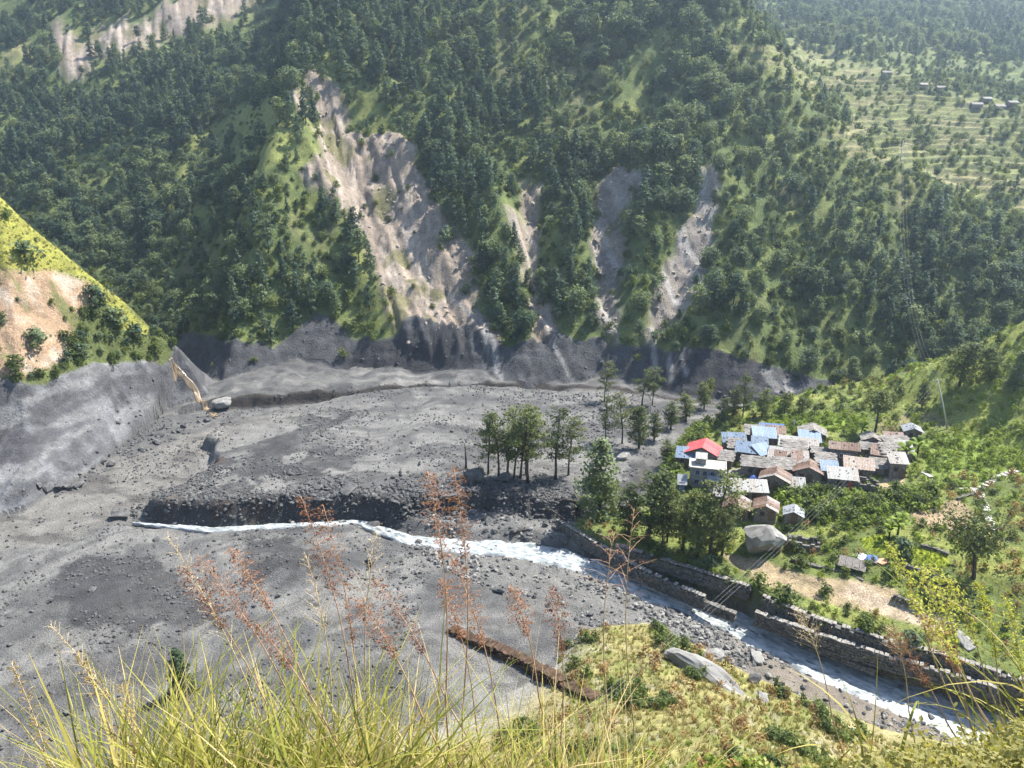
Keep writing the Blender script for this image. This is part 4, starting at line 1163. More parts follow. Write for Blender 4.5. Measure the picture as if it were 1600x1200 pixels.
Y0 = -20
HOUSES = [
    (1100,697,8.2,6.0,'front',-22,3.0,'red','house with a bright red metal gable roof',dict(rise=1.5)),
    (1075,708,5.6,3.6,'mono',-16,2.6,'blue','grey blue lean-to shed left of the red roofed house',dict(cat='shed',name='shed')),
    (1106,724,8.6,4.6,'flat',-14,4.8,'concrete','two storey concrete house with flat roof and blue windows',dict(wall='wall_plaster',frame='blue_frame',windows=3)),
    (1147,684,5.8,2.8,'mono',-6,2.6,'blue','blue mono-pitch house right behind the red roof',dict()),
    (1150,693,3.6,2.2,'mono',-10,2.0,'slate','small slate shed between the red roof and blue roofs',dict(cat='shed',name='shed',windows=0)),
    (1194,676,5.6,3.8,'mono',-10,2.8,'lightblue','pale blue roofed house at the back by the crop field',dict()),
    (1205,664,6.0,3.6,'gable',-12,2.6,'cobalt','vivid cobalt blue roofed house at the village back edge',dict()),
    (1212,673,4.6,2.8,'mono',-16,2.4,'rust','small rusty roof between cobalt and pale blue roofs',dict(windows=1)),
    (1166,699,4.8,3.6,'mono',-18,2.8,'blue','blue sheet roof house in front of the pale blue ones',dict()),
    (1187,690,3.6,2.6,'mono',-14,3.0,'blue','small dark blue roofed house in the middle cluster',dict(windows=1)),
    (1192,702,4.0,3.4,'mono',22,2.6,'lightblue','pale blue sheet roof slanting left beside the blue house',dict(windows=1)),
    (1224,702,6.2,3.8,'gable',-20,2.8,'zinc','white zinc roofed house with a dark front in the middle',dict()),
    (1184,718,7.6,5.4,'gable',-14,3.4,'slate','large house with a flat looking stone slate roof',dict()),
    (1212,741,6.6,4.6,'front',-24,2.7,'rust','rusty gable roofed house beside the blue tarpaulin bundles',dict()),
    (1170,759,8.2,3.4,'mono',-8,2.8,'zinc','long pale roofed house along the path near the hedge',dict(windows=3)),
    (1152,786,5.6,4.8,'front',-20,2.6,'rust','rusty gable hut with one pale sheet nearest the alders',dict(windows=1)),
    (1197,791,5.0,4.6,'front',-20,2.5,'rust','rusty patched gable hut beside the hedge',dict(windows=1)),
    (1240,801,3.8,3.4,'front',-20,2.0,'steel','small grey shed with curved sheet roof by the big boulder',dict(cat='shed',name='shed',windows=0,rise=0.7)),
    (1248,689,9.4,3.2,'mono',-20,2.8,'zinc','long cream roofed house on the ridge of the cluster',dict(windows=3)),
    (1241,696,5.4,3.0,'mono',-16,2.6,'slate','slate roofed house tucked below the long cream roof',dict(windows=1)),
    (1226,723,4.4,3.6,'mono',-10,2.6,'slate','small slate roofed house beside the large slate roof',dict(windows=1)),
    (1264,728,6.4,4.8,'front',-20,2.8,'rust','rusty gable house with mossy patches in the village centre',dict()),
    (1250,713,3.6,3.0,'mono',-14,2.6,'rust','little brown rusty roof in front of the white zinc roof',dict(windows=1)),
    (1270,671,6.6,4.6,'front',-16,2.7,'slate','slate gable house at the back beside the pale blue roof',dict()),
    (1265,682,5.0,4.2,'mono',-14,2.7,'lightblue','bright pale blue roof in front of the slate gable',dict(windows=1)),
    (1319,692,6.8,3.8,'gable',-16,4.4,'rust','two storey stone house with striped rusty and white roof',dict(windows=3,frame='white_frame')),
    (1360,694,4.8,3.8,'gable',-22,2.6,'slate','slate roofed house right of the striped rusty roof',dict(windows=1)),
    (1362,681,4.6,3.6,'front',-16,2.4,'slate','dark slate gable house under the lone tree',dict(windows=1)),
    (1342,724,6.4,3.4,'mono',-18,2.7,'tan','tan sheet roofed house beside the straw yard',dict()),
    (1317,738,6.4,3.4,'mono',-14,2.8,'zinc','white roofed hut with a red door beside the hedge',dict(door='red_door',windows=1)),
    (1398,681,4.4,3.0,'mono',-8,2.6,'rust','brown roofed house at the right end below the grey shed',dict(windows=1)),
    (1401,690,6.0,3.2,'mono',-4,2.6,'slate','long pale slate roof at the right end of the village',dict()),
    (1396,701,5.6,2.8,'mono',-6,2.8,'slate','lower slate roofed house beside the banana plants',dict()),
    (1403,713,3.8,3.2,'mono',-8,4.0,'zinc','tall narrow grey stone house in front of the banana plants',dict(windows=1)),
    (1426,667,4.2,3.6,'front',-14,2.4,'steel','grey metal gable shed at the foot of the green hill',dict(cat='shed',name='shed',windows=1)),
    (1066,750,1.6,1.5,'mono',-10,2.1,'steel','tiny dark outhouse left of the concrete house',dict(cat='outhouse',name='outhouse',windows=0,door='blue_frame',stones=False)),
]
HOBJ = []
HOUSES = [(a, b, L*0.77, W*0.80, k, y, wh*0.80, st, lab, kw) for a, b, L, W, k, y, wh, st, lab, kw in HOUSES] + [
    (1120,744,3.0,2.0,'mono',-14,2.0,'steel','low grey lean-to below the flat concrete roof',dict(cat='shed',name='shed',windows=0)),
    (1136,712,2.4,2.0,'mono',-20,2.0,'slate','tiny slate shed between the concrete house and the large slate roof',dict(cat='shed',name='shed',windows=0)),
    (1178,672,3.4,2.2,'mono',-10,2.2,'slate','dark little slate roof left of the pale blue roof at the back',dict(cat='shed',name='shed',windows=0)),
    (1214,712,3.0,2.2,'mono',-22,2.2,'rust','small rusty roof squeezed behind the large slate roof',dict(cat='shed',name='shed',windows=0)),
    (1290,716,3.4,2.4,'mono',-14,2.2,'slate','little slate outbuilding beside the mossy rusty house',dict(cat='shed',name='shed',windows=0)),
    (1296,728,2.8,1.8,'mono',-10,2.0,'lightblue','pale blue scrap roof above the white roofed hut',dict(cat='shed',name='shed',windows=0)),
    (1242,754,3.2,1.6,'mono',-12,1.2,'zinc','low pale roofed pen beside the hedge',dict(cat='shed',name='shed',windows=0,door=None)),
    (1376,704,3.0,2.2,'mono',-24,2.0,'rust','broken rusty shed behind the straw yard',dict(cat='shed',name='shed',windows=0)),
    (1372,724,2.6,1.8,'mono',-14,1.6,'slate','low slate shed at the edge of the straw yard',dict(cat='shed',name='shed',windows=0,door=None)),
    (1283,700,3.2,2.4,'gable',-18,2.2,'slate','small slate gable at the right end of the long cream roof',dict(windows=0)),
    (1412,697,2.8,2.4,'mono',-6,2.4,'zinc','small pale roof against the banana plants',dict(cat='shed',name='shed',windows=0)),
    (1128,772,2.6,1.8,'mono',-20,1.8,'zinc','small pale shed between the alders and the long pale roof',dict(cat='shed',name='shed',windows=0)),
]
for h in HOUSES: HOBJ.append(house(*h[:9], **h[9]))
# hut on the concrete roof
cr = HOBJ[2]
hut = thing('rooftop_shed', 'little white sheet metal shed standing on the concrete roof', 'shed', cr.matrix_world @ Vector((0, 0, 0)), 0)
hut.location = cr.location + Matrix.Rotation(math.radians(-14), 3, 'Z') @ Vector((-1.3, 0.35, 4.08)); hut.rotation_euler = (0, 0, math.radians(-14))
mb = MB(); mb.box((0, 0, 0.65), (1.9, 2.0, 1.3)); mb.build('wall', MAT['wall_plaster'], hut)
hr = MB(); hr.box((0, 0, 1.42), (2.3, 2.4, 0.06), 0, 0, (0.14, 0)); ro = hr.build('roof', MAT['timber'], hut)
for i in (-1, 1):
    o = link('roof_sheet', corrugated(1.1, 2.5, ROOF['zinc'][0]), ro, loc=(i*0.57, 0, 1.49)); o.rotation_euler = (0.14, 0, 0)

# roofless stone pens and the collapsed shed with tarpaulins
def pen(u, v, L, W, yaw, label, h=1.4):
    p = pick([(u, v)])[0]; root = thing('stone_pen', label, 'pen', p, math.radians(yaw)); mb = MB()
    for sx, sy, lx, ly in ((0,-1,L,0.5),(0,1,L,0.5),(-1,0,0.5,W),(1,0,0.5,W)):
        n = max(3, int(max(lx, ly)/0.6))
        for c in range(4):
            for i in range(n):
                t = (i+0.5)/n - 0.5
                if c == 3 and random.random() < 0.4: continue
                mb.box((sx*L/2 + (t*lx if sx == 0 else 0), sy*W/2 + (t*ly if sy == 0 else 0), (c+0.5)*h/4-0.1), (max(lx/n, 0.45) if sx == 0 else 0.45, 0.45 if sx == 0 else max(ly/n, 0.45), h/4*0.93), 0, 0.04)
    tag(mb.build('stones', MAT['wall_stone'], root), kind='stuff')
    fl = MB(); fl.box((0, 0, 0.05), (L-0.4, W-0.4, 0.12), 0, 0.03); fl.build('straw_floor', MAT['bark_pale'], root)
pen(1350, 762, 4.2, 2.6, -20, 'roofless stone pen with grassy top below the straw yard')
pen(1255, 856, 4.6, 2.4, -18, 'ruined roofless stone hut right of the big boulder')
rp = pick([(1332, 884)])[0]
ruin = thing('collapsed_shed', 'collapsed dark sheet roof lying on stone rubble beside tarpaulins', 'shed', rp, math.radians(-30))
mb = MB()
for _ in range(60): mb.box((random.uniform(-2.4, 2.4), random.uniform(-1.6, 1.6), random.uniform(0, 0.5)), (0.5, 0.4, 0.35), random.random()*3, 0.06)
tag(mb.build('stones', MAT['wall_stone'], ruin), kind='stuff')
rb = MB(); rb.tube([(-2.2, 0, 0.9), (2.2, 0, 0.7)], [0.07, 0.07], 5); ro = rb.build('roof', MAT['timber'], ruin)
MAT['dark_sheet'] = simple_mat('dark_sheet', (0.09, 0.08, 0.07), (0.20, 0.18, 0.16), 2, 0.7, 0.2)
for i in range(4):
    o = link('roof_sheet', corrugated(1.0, 2.4, MAT['dark_sheet']), ro, loc=(-1.6+1.05*i, -0.7, 0.82)); o.rotation_euler = (0.32, 0.05*(i-1), 0.03*i)

def tarp(u, v, size, mat, label, h=0.5, seed=1):
    p = pick([(u, v)])[0]; n = 12; V = []
    for j in range(n):
        for i in range(n):
            a, b = i/(n-1)*2-1, j/(n-1)*2-1
            z = h*max(0, 1-(a*a+b*b)*0.75) + 0.12*(vnoise(np.array([a*3+seed]), np.array([b*3.0]), seed)[0]-0.3)
            V.append((a*size[0]/2, b*size[1]/2, max(0.03, z)))
    F = [(j*n+i, j*n+i+1, (j+1)*n+i+1, (j+1)*n+i) for j in range(n-1) for i in range(n-1)]
    m = np_mesh('tarpaulin', V, F, mat, True)
    o = link('tarpaulin', m, loc=(p[0], p[1], p[2]+0.02), rot=(0, 0, random.random())); sd = o.modifiers.new('thickness', 'SOLIDIFY'); sd.thickness = 0.02
    tag(o, label, 'tarpaulin')
MAT['tarp_blue'] = simple_mat('tarp_blue', (0.03, 0.06, 0.22), (0.08, 0.14, 0.36), 1.5, 0.5, 0.2)
MAT['tarp_pale'] = simple_mat('tarp_pale', (0.35, 0.38, 0.44), (0.55, 0.57, 0.62), 1.5, 0.6, 0.2)
MAT['tarp_orange'] = simple_mat('tarp_orange', (0.55, 0.20, 0.12), (0.65, 0.30, 0.18), 1.5, 0.6, 0.2)
tarp(1176, 752, (2.2, 1.8), MAT['tarp_blue'], 'dark blue tarpaulin bundle on the long pale roof path', 1.3, 2)
tarp(1192, 754, (2.2, 1.7), MAT['tarp_pale'], 'pale grey tarpaulin bundle beside the dark blue one', 1.3, 3)
tarp(1276, 745, (2.4, 2.0), MAT['tarp_blue'], 'blue tarpaulin over a heap beside the mossy rusty house', 1.6, 4)
tarp(1362, 876, (2.4, 2.0), MAT['tarp_blue'], 'blue tarpaulin spread beside the collapsed shed', 0.3, 5)
tarp(1378, 882, (2.2, 1.4), MAT['tarp_orange'], 'orange cloth spread at the end of the blue tarpaulin', 0.2, 6)
tarp(1345, 870, (2.4, 2.0), MAT['tarp_pale'], 'pale tarpaulin spread between collapsed sheets and blue tarpaulin', 0.25, 7)
tarp(1118, 768, (2.2, 1.6), MAT['tarp_pale'], 'white cloth laid out by the path below the concrete house', 0.25, 8)

# pale forked footpath on the right
MAT['flagstone'] = simple_mat('flagstone', (0.28, 0.265, 0.24), (0.42, 0.40, 0.37), 1.5, 0.9, 0.4, 0.03)
def footpath(px, w):
    P = pick(px); C, t = smooth_line(P, max(6, int(np.hypot(*(P[1:, :2]-P[:-1, :2]).T).sum()/0.9)))
    mb = MB()
    for i in range(len(C)-1):
        a, b = C[i], C[i+1]; an = math.atan2(b[1]-a[1], b[0]-a[0])
        mb.box(((a[0]+b[0])/2, (a[1]+b[1])/2, gzf((a[0]+b[0])/2, (a[1]+b[1])/2)+0.06), (0.86, w*random.uniform(0.85, 1.1), 0.14), an, 0.04)
    tag(mb.build('path', MAT['flagstone']), kind='structure')
footpath([(1500,768),(1528,766),(1540,800),(1552,830)], 1.3)
footpath([(1532,765),(1560,745),(1590,735)], 1.1)
footpath([(1440,738),(1452,746),(1460,755)], 1.0)

# ------------------------------------------------------------------ stones and boulders
MAT['boulder'] = simple_mat('boulder', (0.045, 0.044, 0.045), (0.13, 0.128, 0.125), 1.6, 0.92, 0.5, 0.06)
MAT['pale_rock'] = simple_mat('pale_rock', (0.15, 0.143, 0.133), (0.30, 0.29, 0.27), 0.9, 0.92, 0.6, 0.1)
MAT['gravel_rock'] = simple_mat('gravel_rock', (0.14, 0.133, 0.122), (0.30, 0.288, 0.268), 2.0, 0.92, 0.5, 0.06)
MAT['scree'] = simple_mat('scree', (0.17, 0.145, 0.12), (0.36, 0.315, 0.27), 1.2, 0.95, 0.5, 0.06)
ROCKS = [make_rock('boulder_form', 10+i, MAT['boulder'], 2, 0.62, 0.4) for i in range(6)]
GROCKS = [make_rock('gravel_form', 30+i, MAT['gravel_rock'], 1) for i in range(5)]
DROCKS = [make_rock('rubble_form', 50+i, MAT['boulder'], 1) for i in range(5)]
PROCKS = [make_rock('pale_form', 70+i, MAT['pale_rock'], 3, 0.75, 0.5) for i in range(4)]

def boulder(u, v, r, mesh, label, group=None, rot=None, sink=0.25):
    p = pick([(u, v)])[0]
    o = link('boulder', mesh, loc=(p[0], p[1], p[2] + r[2]*(0.6-sink)), scale=r, rot=rot or (random.uniform(-.3, .3), random.uniform(-.3, .3), random.random()*6.28))
    return tag(o, label, 'boulder', group)
boulder(1192, 860, (3.6, 3.0, 4.6), PROCKS[0], 'huge pale angular boulder beside the rusty huts', rot=(0.1, -0.12, 0.3), sink=0.2)
boulder(742, 752, (3.2, 2.4, 2.9), ROCKS[0], 'large dark boulder at the foot of the alder group beside the bare snag', rot=(0, 0.1, 0.4))
boulder(790, 752, (1.9, 1.6, 1.8), ROCKS[1], 'dark boulder under the alder trunks right of the larger one')
boulder(350, 634, (3.0, 2.6, 2.3), PROCKS[1], 'pale rounded boulder at the foot of the ochre stream', rot=(0, 0, 1))
boulder(186, 810, (2.4, 1.6, 1.6), ROCKS[2], 'dark boulder at the dark tip of the mud lobe')
boulder(545, 768, (2.3, 1.5, 1.2), ROCKS[3], 'flat dark boulder above the white stream')
boulder(706, 782, (2.0, 1.6, 1.6), ROCKS[4], 'dark boulder left of the felled log on the mud')
boulder(975, 716, (2.6, 1.9, 1.6), PROCKS[2], 'pale flat boulder on the mud left of the village trees')
boulder(580, 879, (1.5, 1.1, 1.0), ROCKS[5], 'dark square boulder on smooth mud below the stream')
boulder(585, 825, (2.6, 1.5, 1.4), ROCKS[2], 'grey boulder standing in the near side of the white stream')
boulder(780, 926, (1.2, 0.8, 0.8), ROCKS[1], 'small dark boulder alone on smooth mud above the ruined wall')
boulder(1110, 1062, (5.2, 2.4, 1.5), PROCKS[3], 'long pale rock slab on the near bank', rot=(0.1, 0.1, -0.7))
boulder(1115, 1030, (1.5, 1.2, 1.1), PROCKS[0], 'pale boulder above the long rock slab')
boulder(1180, 1028, (1.7, 1.3, 0.9), PROCKS[1], 'whitish boulder on the gravel near the rapids')
boulder(1178, 1066, (1.3, 1.0, 0.9), ROCKS[0], 'grey boulder on the gravel below the whitish one')
boulder(1505, 1005, (2.2, 1.6, 1.0), PROCKS[2], 'pale flat rock at the end of the tan path')
boulder(1590, 590, (2.4, 1.6, 1.3), PROCKS[3], 'pale rock on the crest of the right green hill')
boulder(1190, 1095, (1.2, 0.9, 0.7), PROCKS[1], 'pale stone low on the near bank grass')

# countable boulders on the mud
zones = [([(400,640),(980,625),(960,760),(700,770),(420,760)], 52, 0.22, 0.75, 'scattered on the wide grey mud lobe'),
         ([(0,860),(300,840),(620,850),(700,960),(300,1150),(0,1180)], 62, 0.22, 0.85, 'scattered on the near mud below the white stream'),
         ([(430,765),(700,770),(700,815),(440,800)], 30, 0.4, 1.1, 'in the dark rubble above the white stream'),
         ([(700,780),(880,810),(900,850),(700,840)], 30, 0.4, 1.1, 'at the braided head of the rapids'),
         ([(60,765),(200,700),(330,652),(340,662),(210,715),(80,780)], 40, 0.5, 1.5, 'in the row along the left mud bank'),
         ([(900,640),(1040,640),(1000,760),(900,740)], 24, 0.4, 1.2, 'between the alders and the village trees')]
allb = []
for poly, cnt, r0, r1, where in zones:
    P = np.asarray(poly, float); got = 0; pts = []
    while len(pts) < cnt:
        uu = RNG.uniform(P[:, 0].min(), P[:, 0].max(), 200); vv = RNG.uniform(P[:, 1].min(), P[:, 1].max(), 200)
        ok = inpoly(uu, vv, poly); pts += list(zip(uu[ok], vv[ok]))
    pts = pts[:cnt]; W = pick(pts)
    for i, p in enumerate(W):
        r_ = r0 + (r1-r0)*RNG.random()**2.2
        o = link('boulder', ROCKS[i % 6], loc=(p[0], p[1], p[2]+r_*0.2), scale=(r_*1.15, r_, r_*RNG.uniform(0.6, 1.0)), rot=(RNG.normal()*.3, RNG.normal()*.3, RNG.random()*6.28))
        tag(o, 'dark grey boulder ' + where, 'boulder', 'boulders ' + where)
for i, t in enumerate(np.linspace(0, 1, 34)):                      # stones standing in the rapids
    k = int(90 + t*340); RC, _ = smooth_line(RIVER, 460); p = RC[k]; an = RNG.normal()*2.2
    r_ = (0.3 + 0.6*RNG.random()**2)*(1.0 if k < 270 else 0.6)
    o = link('boulder', (GROCKS + ROCKS)[i % 9], loc=(p[0]+an*0.5, p[1]+an, p[2]+0.05), scale=(r_*1.2, r_, r_*0.8), rot=(0.2, 0.1, RNG.random()*6))
    tag(o, 'wet grey boulder breaking the white rapids', 'boulder', 'boulders in the rapids')

def rubble(name, poly, n, r0, r1, forms, label, power=2.5, cond=None):
    P = np.asarray(poly, float)
    w = [at_z(u, v, 0.0) for u, v in poly]; W = np.asarray(w)
    xs = RNG.uniform(W[:, 0].min(), W[:, 0].max(), n*4); ys = RNG.uniform(W[:, 1].min(), W[:, 1].max(), n*4)
    ok = inpoly(xs, ys, W[:, :2]); c, gi = code_at(xs, ys); ok &= (c == 1)
    dn = fbm(xs, ys, 9, 3, 601)*0.5+0.5; ok &= RNG.random(len(xs)) < (0.15 + 1.3*sstep(0.42, 0.66, dn))
    if cond is not None: ok &= cond(xs, ys, gi)
    xs, ys = xs[ok][:n], ys[ok][:n]; r_ = r0 + (r1-r0)*RNG.random(len(xs))**power
    return np.stack([xs, ys, gz(xs, ys)+r_*0.15], 1), r_
A, ra = rubble('rubble', [(-80,1240),(-80,700),(330,650),(700,608),(1060,625),(1040,720),(940,800),(700,830),(640,1000),(620,1240)], 19000, 0.05, 0.40, DROCKS, '', 3.2)
B, rb_ = rubble('rubble', [(430,765),(700,765),(760,830),(640,825),(430,805)], 900, 0.1, 0.6, DROCKS, '', 2.5)
C_, rc_ = rubble('rubble', [(60,780),(60,750),(200,690),(330,648),(340,660),(210,722),(100,790)], 700, 0.12, 0.7, DROCKS, '', 2.2)
_x = RNG.uniform(-80, 15, 26000); _y = RNG.uniform(125, 152, 26000); _c, _g = code_at(_x, _y)
_k = (_c == 1) & (AUX['lob'][_g] > -1.5) & (AUX['lob'][_g] < 7.0) & (AUX['rd'][_g] > 0.3); _x, _y = _x[_k][:4500], _y[_k][:4500]
_r = 0.07 + 0.5*RNG.random(len(_x))**3.0
pt = np.concatenate([A, B, C_, np.stack([_x, _y, gz(_x, _y)+_r*0.15], 1)]); rr_ = np.concatenate([ra, rb_, rc_, _r])
scatter('rubble', pt, spins(len(pt), 0.4), sizes(rr_, 0.2), RNG.integers(0, 5, len(pt)), DROCKS, 'small dark stones strewn over the grey mud flat', 'rubble')
A, ra = rubble('gravel', [(690,790),(880,800),(960,880),(1150,965),(1330,1050),(1500,1130),(1420,1200),(1200,1150),(1080,1060),(990,1000),(860,960),(700,900),(640,860)], 7000, 0.08, 0.55, GROCKS, '', 2.2, lambda x, y, g: AUX['rd'][g] > np.where((x > -26) & (x < 16), -2.6, 0.5))
scatter('gravel', A, spins(len(A), 0.4), sizes(ra, 0.2), RNG.integers(0, 10, len(A)), GROCKS + DROCKS, 'pale river stones and gravel along both banks', 'gravel')

# clods on the mud slopes, blocks in the landslide scars
x, y, z, u, v, c, gi = candidates(-190, 170, 130, 260, 1.1)
k = ((c == 3) | (c == 5)) & (MUDM[gi] > 0.5) & (RNG.random(len(x)) < 0.04 + 0.35*sstep(0.55, 0.72, fbm(x, y, 7, 3, 621)*0.5+0.5))
r_ = 0.10 + 0.65*RNG.random(k.sum())**3
scatter('clods', np.stack([x, y, z+r_.mean()*0.1], 1)[k], spins(k.sum(), 0.4), sizes(r_, 0.25), RNG.integers(0, 5, k.sum()), DROCKS, 'dark clods and stones stuck in the steep mud banks', 'debris')
x, y, z, u, v, c, gi = candidates(-200, 140, 215, 470, 1.7)
k = (SC[gi] > 0.6) & (RNG.random(len(x)) < 0.12 + 0.6*sstep(0.45, 0.65, fbm(x*1.0 + y*0.35, y*0.3, 5, 3, 622)*0.5+0.5) + 0.4*((u > 900) & (u < 1130)))
r_ = 0.18 + 0.85*RNG.random(k.sum())**2.6
SROCKS = [make_rock('scree_form', 90+i, MAT['scree'], 1) for i in range(5)]
scatter('scree', np.stack([x, y, z], 1)[k], spins(k.sum(), 0.5), sizes(r_, 0.25), RNG.integers(0, 5, k.sum()), SROCKS, 'broken rock and scree lying in the landslide scars', 'scree')
# logs and the bare snag
MAT['log'] = simple_mat('log', (0.03, 0.027, 0.025), (0.09, 0.08, 0.07), 3, 0.95, 0.4)
def log(px, r, label, z=0.25):
    P = pick(px); mb = MB(); pts = [(p[0], p[1], p[2]+z) for p in P]; b = Vector(pts[0])
    mb.tube([Vector(p)-b for p in pts], list(np.linspace(r, r*0.55, len(pts))), 7)
    tag(mb.build('log', MAT['log'], None, True, loc=b), label, 'log')
log([(838,797),(862,806),(885,818)], 0.32, 'felled dark log pointing to the river wall')
log([(868,786),(895,788),(925,792)], 0.22, 'thin log lying on the mud near the lone dark tree')
log([(742,800),(760,796),(778,790)], 0.22, 'short log on the mud below the alder group')
log([(812,792),(818,798)], 0.2, 'stub of wood sticking out of the mud below the alders')
log([(770,786),(785,792)], 0.18, 'small stick on the mud below the alders')
log([(800,840),(830,830)], 0.2, 'driftwood stick among stones at the braided river head')
sp = pick([(728, 733)])[0]; mb = MB(); mb.tube([(0,0,-0.4),(0.05,0,2.5),(-0.15,0,5.8)], [0.26,0.2,0.1], 7); mb.tube([(-0.05,0,4.6),(0.3,0,5.2)], [0.06,0.02], 4)
tag(mb.build('snag', MAT['log'], None, True, loc=sp), 'bare broken tree snag left of the alder group', 'snag')
# ------------------------------------------------------------------ single trees of the valley floor
ALDERS = [make_tree('alder', 14.0, 3.3, 0.30, 'tall', 24, 1500, 0.36, RNG, MAT['bark'], MAT['alder_leaf'], lean=0.9, spread=0.19, trunk_r=0.16) for _ in range(4)]
THICK = [make_tree('thick_tree', 11.0, 2.7, 0.16, 'tall', 30, 2100, 0.40, RNG, MAT['bark'], MAT['alder_leaf'], lean=0.5, spread=0.27, trunk_r=0.2) for _ in range(3)]
CONE = make_tree('conifer', 10.0, 2.6, 0.12, 'cone', 40, 2600, 0.42, RNG, MAT['bark'], MAT['forest_leaf'], spread=0.26, droop=0.2, trunk_r=0.16)
FLATT = make_tree('spreading_tree', 7.0, 4.2, 0.45, 'flat', 26, 1900, 0.40, RNG, MAT['bark'], MAT['alder_leaf'], spread=0.34, trunk_r=0.16, stems=3)
LOLL = make_tree('lollipop', 8.0, 1.6, 0.52, 'round', 18, 1100, 0.34, RNG, MAT['bark'], MAT['alder_leaf'], spread=0.4, trunk_r=0.13)
def tree(u, v, top, form, label, name='tree', group=None, natural=14.0, lean=(0, 0), wide=1.0):
    p = pick([(u, v)])[0]
    dist = math.dist((0, 0, CAM_Z), p)
    s = abs(v-top)/FPX*dist/math.cos(math.radians(24))/natural
    o = thing(name, label, 'tree', p, random.random()*6.28, group); o.scale = (s*wide, s*wide, s)
    o.rotation_euler = (lean[0], lean[1], random.random()*6.28)
    link('trunk', form[0], o); link('crown', form[1], o)
    return o
for i, (u, v, top, w, lab) in enumerate([
    (763,742,652,1.0,'leftmost alder of the group standing on the grey mud'), (779,744,645,1.0,'second alder from the left in the mud group'),
    (793,748,640,1.05,'slim alder in the middle left of the mud group'), (803,752,650,0.95,'leaning alder in front of the mud group centre'),
    (813,748,642,1.0,'alder just left of the tallest in the mud group'), (825,756,632,1.1,'tallest alder at the front of the mud group'),
    (822,742,640,0.9,'alder behind the tallest one in the mud group'), (868,750,645,1.2,'broad alder second from the right in the mud group'),
    (888,744,655,1.0,'rightmost alder of the mud group')]):
    tree(u, v, top, ALDERS[i % 4], lab, 'alder_tree', 'alders standing on the mud', 14.0, (random.uniform(-.06, .06), random.uniform(-.06, .06)), w*1.1)
for u, v, top, f, w, lab in (
    (944,628,568,ALDERS[0],1.1,'far pale alder by the dark river bank left of its darker neighbour'), (1003,634,575,ALDERS[1],1.3,'far dark alder at the river bank nearest the village'),
    (1019,634,578,ALDERS[2],1.0,'thin alder right beside the far dark alder'),
    (946,694,622,ALDERS[3],0.9,'slim alder on the mud right of the main group'), (972,694,616,ALDERS[0],1.1,'alder on the mud beside the village bushes'),
    (998,702,634,THICK[0],1.0,'bushy tree at the left edge of the village'), (937,806,684,CONE,1.15,'lone dark conical tree at the head of the river wall'),
    (1012,846,738,THICK[1],1.25,'big leafy tree on the river wall nearest the lone conical tree'), (1066,862,772,THICK[2],1.0,'leafy tree in the middle of the river wall row'),
    (1108,874,744,ALDERS[1],1.3,'tall dark tree at the right end of the river wall row'), (1042,850,790,THICK[0],1.0,'shorter tree between the river wall trees'),
    (1126,664,625,THICK[1],1.1,'round green tree behind the red roofed house'), (1190,652,612,THICK[2],1.2,'grey green tree behind the crop field'), (1160,655,588,ALDERS[2],0.9,'slender pale tree above the river behind the village'),
    (1225,650,618,THICK[0],1.3,'spreading grey green tree at the far field edge'), (1272,652,635,LOLL,1.4,'small tree alone at the back of the crop field'),
    (1100,640,600,THICK[1],1.2,'grey green tree at the mud edge behind the village bushes'),
    (1367,676,616,LOLL,1.3,'lone tree with a clear trunk behind the village'), (1498,605,545,THICK[2],1.4,'dark round tree on the crest of the right hill'),
    (1585,612,560,CONE,1.2,'dark conifer at the right edge on the hill'), (1545,600,556,THICK[0],1.4,'broad tree near the top of the right hill'),
    (1525,905,828,FLATT,0.85,'spreading tree with several bare stems below the footpath'),
    (285,1082,1012,CONE,1.0,'dark conifer half buried in the near mud'),
    (982,838,762,THICK[2],1.1,'dense tree between the lone conical tree and the river wall row'), (1034,860,768,ALDERS[3],1.0,'slim alder rising behind the river wall row'), (1088,872,770,THICK[1],1.1,'dark leafy tree near the right end of the river wall row'), (1128,868,800,THICK[0],1.0,'low leafy tree behind the tall dark one by the rusty huts'),
    (1022,690,648,THICK[1],1.2,'bushy tree at the mud edge left of the red roof'), (1048,672,632,THICK[2],1.3,'broad tree at the mud edge above the village bushes'), (1072,660,618,THICK[0],1.3,'leafy tree at the mud edge behind the red roof'), (1145,652,612,THICK[1],1.2,'leafy tree behind the blue roofs at the river edge'), (1252,648,622,THICK[1],1.4,'grey green tree at the right end of the far tree line'), (1040,725,690,THICK[2],1.3,'low tree in the bushes left of the blue lean-to'),
    (1395,635,615,THICK[1],1.2,'small tree on the crest left of the power pole'), (1440,640,605,THICK[1],1.0,'bushy tree beside the power pole')):
    nat = {id(CONE): 10.0, id(FLATT): 7.0, id(LOLL): 8.0}.get(id(f), 11.0 if any(f is t for t in THICK) else 14.0)
    tree(u, v, top, f, lab, 'conifer_tree' if f is CONE else 'tree', None, nat, (random.uniform(-.05, .05), random.uniform(-.05, .05)), w)

